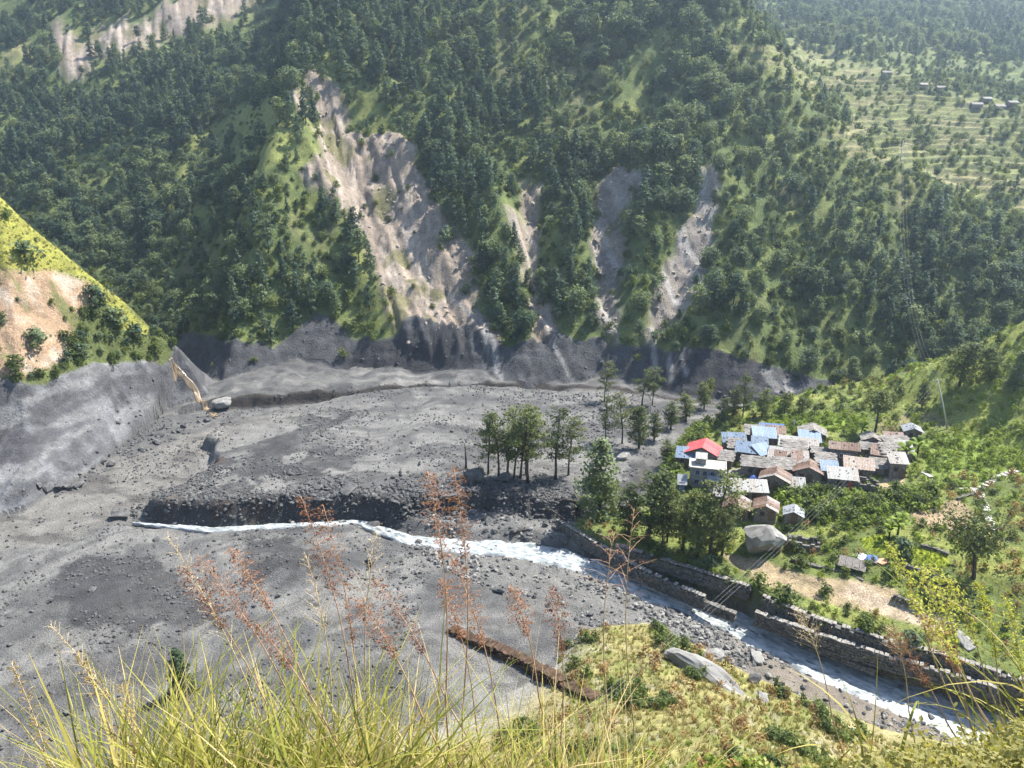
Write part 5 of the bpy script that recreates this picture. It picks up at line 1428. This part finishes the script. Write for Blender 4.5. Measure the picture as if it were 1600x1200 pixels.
# bushes one can single out
for u, v, r, m, lab in (
    (1408,868,1.6,DARKB[0],'grey green bush between the two rice plots'), (60,545,2.2,DARKB[1],'bush on the orange soil cut of the left spur'),
    (105,535,1.8,BUSHES[0],'round bush in the middle of the orange soil cut'), (25,580,2.0,BUSHES[1],'bush at the foot of the orange soil cut'),
    (130,560,1.9,DARKB[0],'dark bush at the right foot of the orange soil cut'), (180,510,2.4,DARKB[1],'dark bush under the grassy edge of the left spur'),
    (215,535,2.2,DARKB[0],'dark bush at the tip of the left spur'), (150,480,2.4,DARKB[1],'dark bush below the bright grass of the left spur'), (40,410,2.6,DARKB[0],'dark bush on the bright grass of the left spur'),
    (700,378,2.2,DARKB[1],'lone dark bush inside the big landslide'), (1180,950,1.6,BUSHES[2],'green bush on the river wall ledge above the rapids'), (1225,968,1.7,BUSHES[0],'bush on the ledge below the long river wall'),
    (1030,885,1.3,BUSHES[1],'small bush on the ledge under the tall river wall'), (1250,890,1.3,BUSHES[2],'low bush at the foot of the big boulder'), (1390,905,1.4,BUSHES[0],'bush beside the tan field'),
    (1060,896,1.2,BUSHES[2],'bush half way along the foot of the tall river wall'), (1105,915,1.4,DARKB[0],'dark bush at the foot of the tall river wall'), (1140,935,1.3,BUSHES[0],'bush where the tall river wall ends'), (1285,985,1.2,BUSHES[1],'bush in a gap of the stepped river wall'), (1345,1035,1.5,BUSHES[2],'bush at the water edge below the lowest wall tier'), (1415,1060,1.6,DARKB[1],'dark bush beside the rapids below the stepped wall'), (1470,1075,1.5,BUSHES[0],'yellowish bush right of the lowest wall tier'), (955,800,1.2,BUSHES[1],'bush at the head of the river wall'), (1290,930,1.2,BUSHES[1],'low green bush on the tan field edge')):
    p = pick([(u, v)])[0]
    o = thing('bush', lab, 'bush', (p[0], p[1], p[2]-0.1), random.random()*6.28); s = r/1.7; o.scale = (s*1.15, s*1.15, s)
    link('stem', m[0], o); link('crown', m[1], o)

# banana plants
def banana_leaf(L, w):
    V = []; F = []; n = 7
    for i in range(n+1):
        t = i/n; x = L*t*math.cos(0.9*t); z = L*(0.75*t - 0.85*t*t); ww = w*math.sin(math.pi*min(1, t*0.9+0.06))
        V += [(x, -ww, z-0.12*ww), (x, 0, z), (x, ww, z-0.12*ww)]
    for i in range(n):
        a = 3*i; F += [(a, a+3, a+4, a+1), (a+1, a+4, a+5, a+2)]
    return np_mesh('banana_leaf', V, F, MAT['crop_leaf'], True)
BL = [banana_leaf(2.6, 0.42), banana_leaf(2.0, 0.36)]
BT = MB(); BT.tube([(0,0,-0.2),(0,0,1.2),(0.05,0,2.2)], [0.17,0.14,0.09], 7); BTM = BT.mesh('stem', MAT['bush_leaf'], True)
for u, v, s, lab in ((1412,728,1.5,'large banana plant beside the tall narrow house'), (1432,716,1.2,'banana plant behind the large one at the village end'), (1345,684,1.0,'banana plant behind the striped roof house'), (1402,838,1.2,'banana plant above the rice plots'), (1388,846,1.0,'smaller banana plant left of its neighbour above the rice')):
    p = pick([(u, v)])[0]; o = thing('banana_plant', lab, 'plant', p, random.random()*6); o.scale = (s,)*3
    link('stem', BTM, o)
    for i in range(9): link('leaf', BL[i % 2], o, loc=(0, 0, 1.5+0.09*i), rot=(random.uniform(-.2, .2), -0.25-0.07*i, i*2.4))

# ------------------------------------------------------------------ low growth of the terrace, spur and near hillside
CROPS = [make_tree('crop', 1.1, 0.75, 0.05, 'bush', 9, 70, 0.34, RNG, MAT['crop_leaf'], MAT['crop_leaf'], spread=0.45, trunk_r=0.015, n_side=3)[1] for _ in range(3)]
SHRUB = [b[1] for b in BUSHES]
GT = [make_tuft('grass_tuft', 16, 0.75, 0.07, RNG, MAT['dry_grass'], 0.7) for _ in range(3)]
GTG = [make_tuft('grass_tuft_green', 16, 0.6, 0.08, RNG, MAT['crop_leaf'], 0.7) for _ in range(2)]
RUST = make_tree('rust_shrub', 1.2, 0.9, 0.05, 'bush', 9, 70, 0.32, RNG, MAT['rust_leaf'], MAT['rust_leaf'], spread=0.45, trunk_r=0.015, n_side=3)[1]
hx_, hy_, hr_ = [], [], []
for h, o in zip(HOUSES, HOBJ): hx_.append(o.location.x); hy_.append(o.location.y); hr_.append(max(h[2], h[3])*0.5+0.5)
def clear_of_houses(x, y):
    ok = np.ones(len(x), bool)
    for a, b, c in zip(hx_, hy_, hr_): ok &= (x-a)**2 + (y-b)**2 > c*c*0.8
    return ok
x, y, z, u, v, c, gi = candidates(-5, 190, 80, 200, 1.0)
bare = np.zeros(len(x))
for p, k_ in ((TAN, 90), (TAN_PATH, 91), (STRAW, 92), (YARD, 94), (STRAW2, 93)): bare = np.maximum(bare, pmask(p, x, y, u, v, 3, 5, k_))
rice = np.maximum(pmask(RICE[0], x, y, u, v, 3, 5, 95), pmask(RICE[1], x, y, u, v, 3, 5, 96))
cropm = np.maximum(pmask(CROP[0], x, y, u, v, 3, 5, 97), pmask(CROP[1], x, y, u, v, 3, 5, 98))
hedge = np.maximum(pmask([(1205,765),(1330,770),(1350,790),(1380,775),(1460,760),(1470,795),(1400,800),(1345,830),(1260,815),(1215,785)], x, y, u, v, 4, 6, 99), pmask([(1005,660),(1110,655),(1100,690),(1065,720),(1070,750),(1020,740)], x, y, u, v, 4, 6, 89))
onT = (c == 2) | (c == 6)
nn = fbm(x, y, 10, 3, 701)*0.5+0.5
north_ok = AUX['north'][gi] > 3
dn = np.where(onT, 0.30+0.5*nn, 0)*(1-0.93*bare)*(1-rice)*north_ok
dn = np.where(cropm > 0.5, 0.9, dn); dn = np.where(hedge > 0.5, 0.95, dn)
k = (RNG.random(len(x)) < dn) & clear_of_houses(x, y) & (AUX['wall'][gi] > 0.7) & onT
x, y, z, u, v, hd, cm, nn = x[k], y[k], z[k], u[k], v[k], hedge[k], cropm[k], nn[k]
n = len(x); pickm = RNG.choice(9, n, p=[.10,.10,.08,.15,.13,.12,.14,.14,.04])     # 3 crop, 3 shrub? -> list below
forms = CROPS + GT[:2] + GTG + SHRUB[:1] + [RUST]
sz = 0.55 + 0.6*RNG.random(n)
pickm = np.where(hd > 0.5, RNG.choice([0, 1, 2, 7], n), pickm); sz = np.where(hd > 0.5, 0.9 + 0.8*RNG.random(n), sz)
pickm = np.where(cm > 0.5, RNG.choice([0, 1, 2], n), pickm)
pickm = np.where((u > 1420) & (v < 760) & (v > 560), RNG.choice([0, 1, 2, 0, 1, 4, 5, 6], n), pickm)
rusty = (u > 1480) & (v > 740) & (v < 960) & (RNG.random(n) < 0.30)
pickm = np.where(rusty, 8, pickm)
sz = np.where(pickm == 7, sz*0.55, sz)
scatter('crops', np.stack([x, y, z-0.03], 1), spins(n, 0.1), sizes(sz, 0.15), pickm, forms, 'leafy crops, weeds and shrubs around the village', 'crops')
# rice
RT = make_tuft('rice', 14, 0.55, 0.05, RNG, MAT['crop_leaf'], 0.6)
rx, ry, rz_, ru, rv, rc2, _ = candidates(40, 90, 95, 150, 0.42)
k = ((pmask(RICE[0], rx, ry, ru, rv, 3, 5, 95) > 0.5) | (pmask(RICE[1], rx, ry, ru, rv, 3, 5, 96) > 0.5))
scatter('rice', np.stack([rx, ry, rz_], 1)[k], spins(k.sum(), 0.1), sizes(0.8+0.3*RNG.random(k.sum()), 0.1), np.zeros(k.sum()), [RT], 'yellow green rice growing in two small plots', 'rice')
# near hillside and river ledge
x, y, z, u, v, c, gi = [np.concatenate(q) for q in zip(candidates(-60, 110, 40, 106, 0.75), candidates(-10, 70, 60, 125, 1.1))]
k = ((c == 7) & (AUX['near'][gi] > 0.6) & ((x > 6) | (AUX['near'][gi] > 2.5)))
ledge = (c == 1) & (AUX['wall'][gi] > -2.6) & (AUX['wall'][gi] < -0.5) & (AUX['rd'][gi] > 1.0) & (x > 14)
k = (k & (RNG.random(len(x)) < 0.62)) | (ledge & (RNG.random(len(x)) < 0.5))
x, y, z, u, v = x[k], y[k], z[k], u[k], v[k]; n = len(x); nn = fbm(x, y, 8, 3, 711)*0.5+0.5
pm = np.where(nn > 0.62, RNG.choice([3, 4, 5, 0], n), RNG.choice([0, 1, 2, 2, 0, 3], n)); pm = np.where(RNG.random(n) < 0.05, 6, pm)
sz = np.where(pm == 5, 0.35+0.35*RNG.random(n), 0.7+0.5*RNG.random(n))
scatter('hillside_grass', np.stack([x, y, z-0.03], 1), spins(n, 0.1), sizes(sz, 0.15), pm, GT + GTG + SHRUB[:1] + [RUST], 'dry and green grass and weeds on the near bank', 'grass')
# bright grass of the left spur
x, y, z, u, v, c, gi = candidates(-190, -75, 140, 215, 0.8)
k = (c == 5) & (MUDM[gi] < 0.2) & (pmask(GRASS_L, x, y, u, v, 5, 8, 61) > 0.4) & (RNG.random(len(x)) < 0.8)
n = k.sum()
scatter('spur_grass', np.stack([x, y, z-0.03], 1)[k], spins(n, 0.1), sizes(0.8+0.5*RNG.random(n), 0.15), RNG.choice([0, 1, 2, 3, 4], n), GT + GTG, 'bright yellow green grass on the left spur', 'grass')

# ------------------------------------------------------------------ power line
MAT['pole'] = simple_mat('pole', (0.32, 0.31, 0.29), (0.48, 0.47, 0.44), 2, 0.8, 0.1)
MAT['wire'] = simple_mat('wire', (0.22, 0.22, 0.22), (0.34, 0.34, 0.34), 2, 0.5, 0)
pb = Vector(pick([(1481, 672)])[0])
top = Vector(at_y(1465, 592, pb.y))
po = thing('power_pole', 'leaning pale power pole on the slope behind the village', 'pole', pb)
mb = MB(); mb.tube([(0, 0, -0.5), (top-pb)*0.5, top-pb], [0.17, 0.14, 0.1], 8); mb.build('post', MAT['pole'], po, True)
cb = MB(); cb.box(top-pb-Vector((0, 0, 0.5)), (2.0, 0.12, 0.12), 0.2); cb.build('crossarm', MAT['timber'], po)
for i in range(3):
    ib = MB(); ib.tube([(0, 0, 0), (0, 0, 0.28)], [0.07, 0.04], 6); ib.build('insulator', MAT['white_frame'], po, loc=top-pb+Vector((-0.85+0.85*i, (-0.85+0.85*i)*0.2, -0.44)))
def wire(a, b, sag, label, r=0.03):
    a, b = Vector(a), Vector(b); mb = MB(); n = 24
    mb.tube([a.lerp(b, t)-a - Vector((0, 0, sag*4*t*(1-t))) for t in np.linspace(0, 1, n)], [r]*n, 4)
    tag(mb.build('power_line', MAT['wire'], None, True, loc=a), label, 'cable', 'power lines over the valley')
fp = Vector(pick([(1405, 262)])[0])
fo = thing('power_pole', 'thin distant power pole high on the forest slope', 'pole', fp)
mb = MB(); mb.tube([(0, 0, -0.5), (0, 0, 9.0)], [0.2, 0.13], 6); mb.build('post', MAT['pole'], fo, True)
cb = MB(); cb.box((0, 0, 8.6), (2.6, 0.14, 0.14)); cb.build('crossarm', MAT['timber'], fo)
_nx, _ny, _nz = at_y(790, 1290, 46.0); np_ = Vector((_nx, _ny, gzf(_nx, _ny)))
no = thing('power_pole', 'power pole on the near slope below the viewpoint', 'pole', np_)
mb = MB(); mb.tube([(0, 0, -0.5), (0, 0, 7.5)], [0.16, 0.11], 8); mb.build('post', MAT['pole'], no, True)
for i in range(3):
    off = Vector((-0.85+0.85*i, 0.15*i, -0.1))
    wire(top+off, fp+Vector((-1.1+1.1*i, 0, 8.8)), 14, ('left', 'middle', 'right')[i] + ' power line climbing the forest slope', 0.011)
    wire(top+off, np_+Vector((-0.6+0.6*i, 0, 7.4)), 3.5, ('lower', 'middle', 'upper')[i] + ' power line crossing the village fields to the near slope', 0.008)
# prayer flag
fp2 = Vector(pick([(1238, 674)])[0]); fl = thing('flag_pole', 'white flag on a thin pole in the crop field', 'flag', fp2)
mb = MB(); mb.tube([(0, 0, -0.2), (0, 0, 2.4)], [0.04, 0.03], 5); mb.build('pole', MAT['timber'], fl)
fb = MB(); fb.poly([(0.04, 0, 0.7), (0.4, 0.08, 0.8), (0.36, -0.05, 1.6), (0.42, 0.05, 2.3), (0.04, 0, 2.35), (0.04, 0.02, 1.5)], [(0, 1, 2, 5), (5, 2, 3, 4)]); fb.build('cloth', MAT['white_frame'], fl)

# far hamlet huts
for u, v, lab in ((1385,118,'tiny hut on the upper terraced fields'), (1540,160,'leftmost hut of the far hamlet'), (1525,168,'low hut in front of the far hamlet'), (1560,172,'second hut of the far hamlet'), (1580,168,'hut at the right end of the far hamlet'), (1440,140,'small hut halfway along the terraced ridge'), (1470,143,'lone hut right of the halfway hut')):
    p = pick([(u, v)])[0]; o = thing('hut', lab, 'hut', p, random.uniform(-.4, .4)); mb = MB()
    mb.box((0, 0, 1.0), (7, 4.5, 2.4)); mb.build('wall', MAT['wall_dark'], o)
    rb = MB(); rb.poly([(-4,-2.8,2.1),(4,-2.8,2.1),(4,2.8,2.1),(-4,2.8,2.1),(-4,0,3.5),(4,0,3.5)], [(0,1,5,4),(2,3,4,5),(1,2,5),(3,0,4),(0,3,2,1)]); rb.build('roof', MAT['slate'], o); o.scale = (0.62, 0.62, 0.62)
    db = MB(); db.box((0.4, -2.27, 0.75), (0.9, 0.06, 1.6)); db.build('door', MAT['timber'], o)
# ------------------------------------------------------------------ the brink: tall grass and weeds at the viewpoint
def blade_mat(name, c1, c2, c3, trans=0.45):
    m, nt, b = new_mat(name)
    att = nt.nodes.new('ShaderNodeAttribute'); att.attribute_name = 'tint'
    b.inputs['Roughness'].default_value = 0.55
    nt.links.new(att.outputs['Color'], b.inputs['Base Color'])
    tr = nt.nodes.new('ShaderNodeBsdfTranslucent'); nt.links.new(att.outputs['Color'], tr.inputs['Color'])
    mx = nt.nodes.new('ShaderNodeMixShader'); mx.inputs['Fac'].default_value = trans
    nt.links.new(b.outputs[0], mx.inputs[1]); nt.links.new(tr.outputs[0], mx.inputs[2])
    nt.links.new(mx.outputs[0], nt.nodes['Material Output'].inputs['Surface'])
    return m
MAT['blade'] = blade_mat('grass_blade', None, None, None)
BLADE_COLS = np.array([(0.20, 0.215, 0.035), (0.29, 0.28, 0.055), (0.39, 0.34, 0.095), (0.45, 0.355, 0.17), (0.12, 0.15, 0.025)])
def blades(roots, length, width, bend, cols, seg=6, aim=None):
    """curved tapering grass blades; returns verts, quads, colours"""
    n = len(roots); az = RNG.random(n)*6.283 if aim is None else aim + RNG.normal(size=n)*0.7
    side = np.stack([-np.sin(az+RNG.normal(size=n)*0.8), np.cos(az), 0*az], 1)
    side = np.stack([np.cos(RNG.random(n)*6.28), np.sin(RNG.random(n)*6.28), 0*az], 1)
    V = np.zeros((n, seg+1, 2, 3)); Cc = np.zeros((n, seg+1, 2, 3))
    lean = bend*(0.4 + 0.9*RNG.random(n)); kink = np.where(RNG.random(n) < 0.25, 1.0, 0.0)
    for s in range(seg+1):
        t = s/seg
        th = lean*t*1.3 + kink*1.6*max(0, t-0.65)
        # integrate the curve coarsely
        r = length*(t*np.sin(np.minimum(th, 2.2)*0.62)); z = length*t*np.cos(np.minimum(th, 2.4)*0.62)
        c = roots + np.stack([np.cos(az)*r, np.sin(az)*r, z], 1)
        w = (width*(1-t**1.6)*0.5 + 0.0004)[:, None]*side
        V[:, s, 0] = c - w; V[:, s, 1] = c + w
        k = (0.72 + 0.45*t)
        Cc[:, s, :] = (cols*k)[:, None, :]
    ii = (np.arange(n)*(seg+1)*2)[:, None, None] + (np.arange(seg)*2)[None, :, None] + np.array([0, 1, 3, 2])[None, None, :]
    return V.reshape(-1, 3), ii.reshape(-1, 4), Cc.reshape(-1, 3)

def grass_object(name, label, groups):
    V, F, Cc = [], [], []; k = 0
    for v, f, c in groups: V.append(v); F.append(f+k); Cc.append(c); k += len(v)
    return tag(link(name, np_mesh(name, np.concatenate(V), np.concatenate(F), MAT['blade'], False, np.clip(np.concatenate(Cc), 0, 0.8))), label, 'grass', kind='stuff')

def brink_roots(n, u0, u1, y0, y1, power=1.0):
    u = RNG.uniform(u0, u1, n); y = y0 + (y1-y0)*RNG.random(n)**power
    x = (u-800)/FPX*y*1.35
    return np.stack([x, y, gz(x, y)-0.03], 1)
def cols_for(n, w): return BLADE_COLS[RNG.choice(5, n, p=w)]*(0.8+0.4*RNG.random(n))[:, None]
G = []
for n, u0, u1, y0, y1, L0, L1, w, bend, cw in (
    (3600, 160, 640, 1.7, 2.5, 0.45, 1.05, 0.010, 0.75, [.22,.34,.24,.12,.08]),
    (2200, 600, 980, 1.7, 2.5, 0.35, 0.85, 0.008, 0.8, [.2,.3,.28,.16,.06]),
    (260, -40, 300, 1.7, 2.4, 0.3, 0.62, 0.008, 0.9, [.15,.25,.3,.25,.05]),
    (1600, 900, 1700, 2.0, 3.4, 0.15, 0.45, 0.008, 0.9, [.22,.34,.26,.12,.06]),
    (60, 420, 700, 1.9, 2.5, 0.9, 1.30, 0.012, 0.5, [.2,.4,.3,.05,.05]),
    (2600, 130, 1050, 1.7, 2.3, 0.3, 0.66, 0.010, 0.9, [.15,.3,.33,.17,.05]),
    (1800, 950, 1720, 2.0, 3.2, 0.2, 0.5, 0.007, 0.9, [.1,.25,.35,.25,.05]),
    (900, 150, 1000, 1.8, 2.6, 0.5, 1.05, 0.0032, 0.6, [.05,.15,.35,.45,0])):
    R = brink_roots(n, u0, u1, y0, y1); L = RNG.uniform(L0, L1, n); w = w*1.3
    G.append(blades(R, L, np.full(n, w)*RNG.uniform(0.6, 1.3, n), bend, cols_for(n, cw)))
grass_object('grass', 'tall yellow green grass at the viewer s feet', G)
scene.objects['grass']['label'] = 'tall yellow green grass growing at the near brink'
# arching broad blades on the right
R = []; G = []
for u, v, y in ((1640,1180,2.6),(1600,1200,2.4),(1660,1100,2.8),(1560,1230,2.5)):
    for i in range(9):
        p = at_y(u+RNG.normal()*25, v+RNG.normal()*25, y); R.append(p)
R = np.asarray(R)
G.append(blades(R, RNG.uniform(0.45, 0.95, len(R)), np.full(len(R), 0.011), 1.25, cols_for(len(R), [.3,.4,.2,.05,.05]), 8, aim=math.pi*0.9))
R2 = np.asarray([at_y(1330+RNG.normal()*40, 1225+RNG.normal()*12, 2.5) for _ in range(10)])
G.append(blades(R2, RNG.uniform(0.35, 0.6, len(R2)), np.full(len(R2), 0.012), 1.3, cols_for(len(R2), [.2,.5,.25,.05,0]), 8))
grass_object('arching_grass', 'broad arching grass blades at the lower right edge', G)

# leafy weeds of the brink
WEED = [make_tree('weed', 0.42, 0.28, 0.1, 'bush', 16, 420, 0.024, RNG, MAT['dry_grass'], MAT['weed_leaf'], spread=0.4, trunk_r=0.004, n_side=3) for _ in range(3)]
WEED_D = [make_tree('weed_dark', 0.34, 0.22, 0.1, 'bush', 9, 40, 0.06, RNG, MAT['dry_grass'], MAT['crop_leaf'], spread=0.45, trunk_r=0.004, n_side=3) for _ in range(2)]
n = 5200
u = np.concatenate([RNG.uniform(820, 1720, n), RNG.uniform(-60, 820, n//4)]); y = 1.9 + 5*RNG.random(len(u))**1.3
x = (u-800)/FPX*y*1.3; z = gz(x, y)
keep = RNG.random(len(u)) < np.interp(y, [1.9, 3, 6, 11], [0.9, 0.9, 0.7, 0.4])
pts = np.stack([x, y, z-0.03], 1)[keep]
scatter('weeds', pts, spins(len(pts), 0.25), sizes(RNG.uniform(0.5, 1.0, len(pts)), 0.15), RNG.choice(5, len(pts), p=[.31,.31,.31,.035,.035]), WEED + WEED_D, 'low leafy weeds covering the near brink', 'weeds')
# weeds and tufts down the steep part of the hillside
n = 5200
y = 5 + 55*RNG.random(n)**0.8; x = RNG.uniform(-0.72, 0.8, n)*(y+4); z = gz(x, y); u, v, d = project(x, y, z)
k = (v < 1500)
pts = np.stack([x, y, z-0.05], 1)[k]; yk = y[k]
scatter('hillside_weeds', pts, spins(len(pts), 0.2), sizes(np.interp(yk, [5, 15, 60], [0.9, 1.0, 1.1])*RNG.uniform(0.6, 1.2, len(pts)), 0.15), np.where(yk < 14, RNG.choice([0, 1], len(pts)), RNG.choice([2, 3, 4, 5], len(pts))), [WEED[0][1], WEED[1][1], GT[0], GTG[0], CROPS[0], GT[1]], 'weeds and grass tufts down the steep near slope', 'weeds')

# single flowering grass stalks: (tip px, foot px, distance, kind, label)
MAT['plume'] = leaf_mat('plume', (0.15, 0.060, 0.042), (0.34, 0.17, 0.115), 0.35)
MAT['plume_pale'] = leaf_mat('plume_pale', (0.42, 0.30, 0.20), (0.60, 0.48, 0.36), 0.5)
MAT['plume_brown'] = leaf_mat('plume_brown', (0.17, 0.12, 0.045), (0.34, 0.25, 0.10), 0.4)
MAT['plume_green'] = leaf_mat('plume_green', (0.27, 0.31, 0.05), (0.50, 0.52, 0.14), 0.5)
MAT['stalk'] = simple_mat('stalk', (0.34, 0.26, 0.14), (0.50, 0.40, 0.24), 20, 0.6, 0)
MAT['stalk_red'] = simple_mat('stalk_red', (0.26, 0.15, 0.09), (0.42, 0.28, 0.18), 20, 0.6, 0)
def stalk(tip, foot, dist, kind, label, frac=0.45, bow=0.06):
    a = Vector(at_y(foot[0], foot[1], dist)); b = Vector(at_y(tip[0], tip[1], dist+0.12))
    d = b-a; L = d.length
    ground_p = a.copy(); k = (b-a).normalized()
    g = a - k*max(0.0, (a.z - gzf(a.x, a.y)))/max(0.3, k.z)
    root = thing('grass_stalk', label, 'grass stalk', g)
    sidev = Vector((-1 if tip[0] < foot[0] else 1, 0, 0))
    pts = []
    for t in np.linspace(0, 1, 14):
        pts.append(a + d*t - sidev*bow*L*math.sin(math.pi*t)*0.6 + Vector((0, 0, bow*L*math.sin(math.pi*t)*0.3)))
    allp = [g, (g+a)/2] + pts; mb = MB()
    mb.tube([p-g for p in allp], list(np.linspace(0.0032, 0.0009, len(allp))), 5)
    mb.build('stem', MAT['stalk_red' if kind == 'rust' else 'stalk'], root, True)
    V = []; sb = MB(); r = random.Random(int(tip[0]*3+tip[1]))
    cents = []; ups = []
    nb = {'rust': 46, 'pale': 40, 'brown': 34, 'green': 40, 'spread': 22}[kind]
    for i in range(nb):
        t = 1 - frac*(i + r.random())/nb
        ip = t*13; j = min(12, int(ip)); p = pts[j].lerp(pts[j+1], ip-j); ax = (pts[j+1]-pts[j]).normalized()
        az = i*2.4 + r.random(); side = ax.cross(Vector((math.cos(az), math.sin(az), 0.3))).normalized()
        f = (1-t)/frac
        bl = {'rust': 0.010+0.040*math.sin(math.pi*min(1, f*0.9+0.1)), 'pale': 0.03+0.07*f, 'brown': 0.012+0.03*math.sin(math.pi*min(1, f+0.1)), 'green': 0.012+0.028*math.sin(math.pi*min(1, f*0.9+0.1)), 'spread': 0.04+0.10*f}[kind]*r.uniform(0.6, 1.2)*dist/2.2
        dr = side*0.85 + ax*{'rust': 0.35, 'pale': 0.8, 'brown': 0.3, 'green': 0.6, 'spread': 0.25}[kind] + Vector((0, 0, -0.45 if kind == 'rust' else 0))
        e = p + dr.normalized()*bl
        sb.tube([p-g, (p+e)/2-g + Vector((0, 0, 0.006)), e-g], [0.0008, 0.0006, 0.0004], 3)
        m = {'rust': 14, 'pale': 5, 'brown': 10, 'green': 10, 'spread': 5}[kind]
        for q in range(m):
            tt = 0.25 + 0.8*q/m
            cents.append(tuple(p + (e-p)*tt - g + Vector((r.gauss(0, 1), r.gauss(0, 1), r.gauss(0, 1)-0.4))*0.005)); 
    ls = {'rust': 0.009, 'pale': 0.006, 'brown': 0.011, 'green': 0.012, 'spread': 0.007}[kind]*dist/2.2
    v, f = leaf_cards(np.asarray(cents), ls, RNG, -0.3, 2.6)
    mt = MAT[{'rust': 'plume', 'pale': 'plume_pale', 'brown': 'plume_brown', 'green': 'plume_green', 'spread': 'plume'}[kind]]
    pl = link('plume', np_mesh('plume', v, f, mt), root)
    sb.build('branchlets', MAT['stalk_red' if kind in ('rust', 'spread') else 'stalk'], pl)
for tip, foot, dist, kind, lab, frac in (
    ((470,775),(556,1130),2.2,'rust','tall stalk with heavy rusty plume topping the white stream',0.42),
    ((505,790),(560,1150),2.25,'rust','second stalk close behind the heavy rusty plume',0.6),
    ((668,735),(696,1100),2.1,'rust','upright stalk with narrow red plume left of its twin',0.38),
    ((709,730),(722,1120),2.15,'rust','upright stalk with narrow red plume below the dark boulder',0.36),
    ((310,870),(468,1120),2.2,'rust','leftward leaning red plume above the near conifer',0.45),
    ((360,856),(490,1100),2.3,'rust','red plume leaning left behind the dark mud mound',0.4),
    ((282,886),(430,1130),2.3,'rust','thin red plume leaning furthest left on the mud',0.4),
    ((400,975),(520,1150),2.0,'rust','short drooping red plume among the grass tops',0.4),
    ((585,905),(700,1100),2.2,'rust','arching red plume over the smooth mud',0.6),
    ((560,936),(660,1120),2.1,'rust','low arching red plume in the middle of the grass',0.5),
    ((706,868),(782,1150),2.2,'rust','long red plume leaning left above the ruined wall',0.5),
    ((690,905),(745,1140),2.4,'rust','thin red plume beside the long leaning one',0.4),
    ((800,918),(842,1090),2.4,'rust','short red plume on the gravel edge',0.45),
    ((864,918),(876,1160),2.2,'rust','straight red plume at the edge of the gravel bar',0.4),
    ((18,1036),(90,1260),1.9,'brown','brown drooping seed head at the far left bottom',0.75),
    ((122,1022),(205,1260),2.0,'brown','brown arching seed head near the bottom left corner',0.6),
    ((190,1070),(215,1260),1.9,'brown','short brown seed head beside the arching one',0.6),
    ((262,838),(430,1190),2.4,'pale','pale feathery panicle over the near mud',0.5),
    ((78,975),(260,1230),2.3,'pale','pale feathery panicle at the bottom left over dark stones',0.5),
    ((478,868),(520,1120),2.4,'pale','pale feathery panicle beside the heavy rusty plume',0.5),
    ((590,830),(575,1120),2.5,'pale','thin pale panicle in front of the grey stream boulder',0.45),
    ((960,832),(948,1100),2.3,'spread','thin stalk with a sparse wide panicle at the river wall',0.35),
    ((991,795),(990,1130),2.3,'spread','tallest thin stalk with wide branches crossing the river wall',0.42),
    ((1388,850),(1452,1010),2.6,'green','leftmost pale green seed spike above the tan path',0.7),
    ((1437,888),(1490,1050),2.6,'green','pale green seed spike second from the left over the path',0.7),
    ((1457,885),(1500,1060),2.7,'green','upright pale green spike over the tan path end',0.7),
    ((1477,902),(1540,1060),2.6,'green','pale green spike left of the spreading tree stems',0.7),
    ((1528,912),(1560,1080),2.6,'green','pale green spike in front of the spreading tree',0.7),
    ((1570,938),(1600,1100),2.6,'green','rightmost pale green seed spike by the photo edge',0.7),
    ((1420,930),(1520,1090),2.5,'green','low pale green spike leaning over the river wall',0.7),
    ((1390,985),(1480,1130),2.5,'rust','rusty plume lying over the long river wall',0.6),
    ((1440,960),(1530,1110),2.5,'rust','rusty plume above the stepped river wall',0.6),
    ((1250,955),(1300,1120),2.8,'pale','dry straw coloured stalk over the rapids',0.4),
    ((1395,980),(1420,1110),2.8,'pale','dry straw coloured stalk beside the rusty plumes',0.4)):
    stalk(tip, foot, dist, kind, lab, frac)
# ------------------------------------------------------------------ the air
hz = MB(); hz.box((0, 640, 190), (2900, 1500, 520))
hm = bpy.data.materials.new('haze_air'); hm.use_nodes = True
hn = hm.node_tree; hn.nodes.remove(hn.nodes['Principled BSDF'])
pv = hn.nodes.new('ShaderNodeVolumePrincipled')
pv.inputs['Color'].default_value = (0.66, 0.82, 1.0, 1)
pv.inputs['Density'].default_value = 0.00027
pv.inputs['Anisotropy'].default_value = 0.6
hn.links.new(pv.outputs['Volume'], hn.nodes['Material Output'].inputs['Volume'])
ho = hz.build('haze', hm)
tag(ho, 'thin bluish haze filling the valley air', 'haze', kind='stuff')
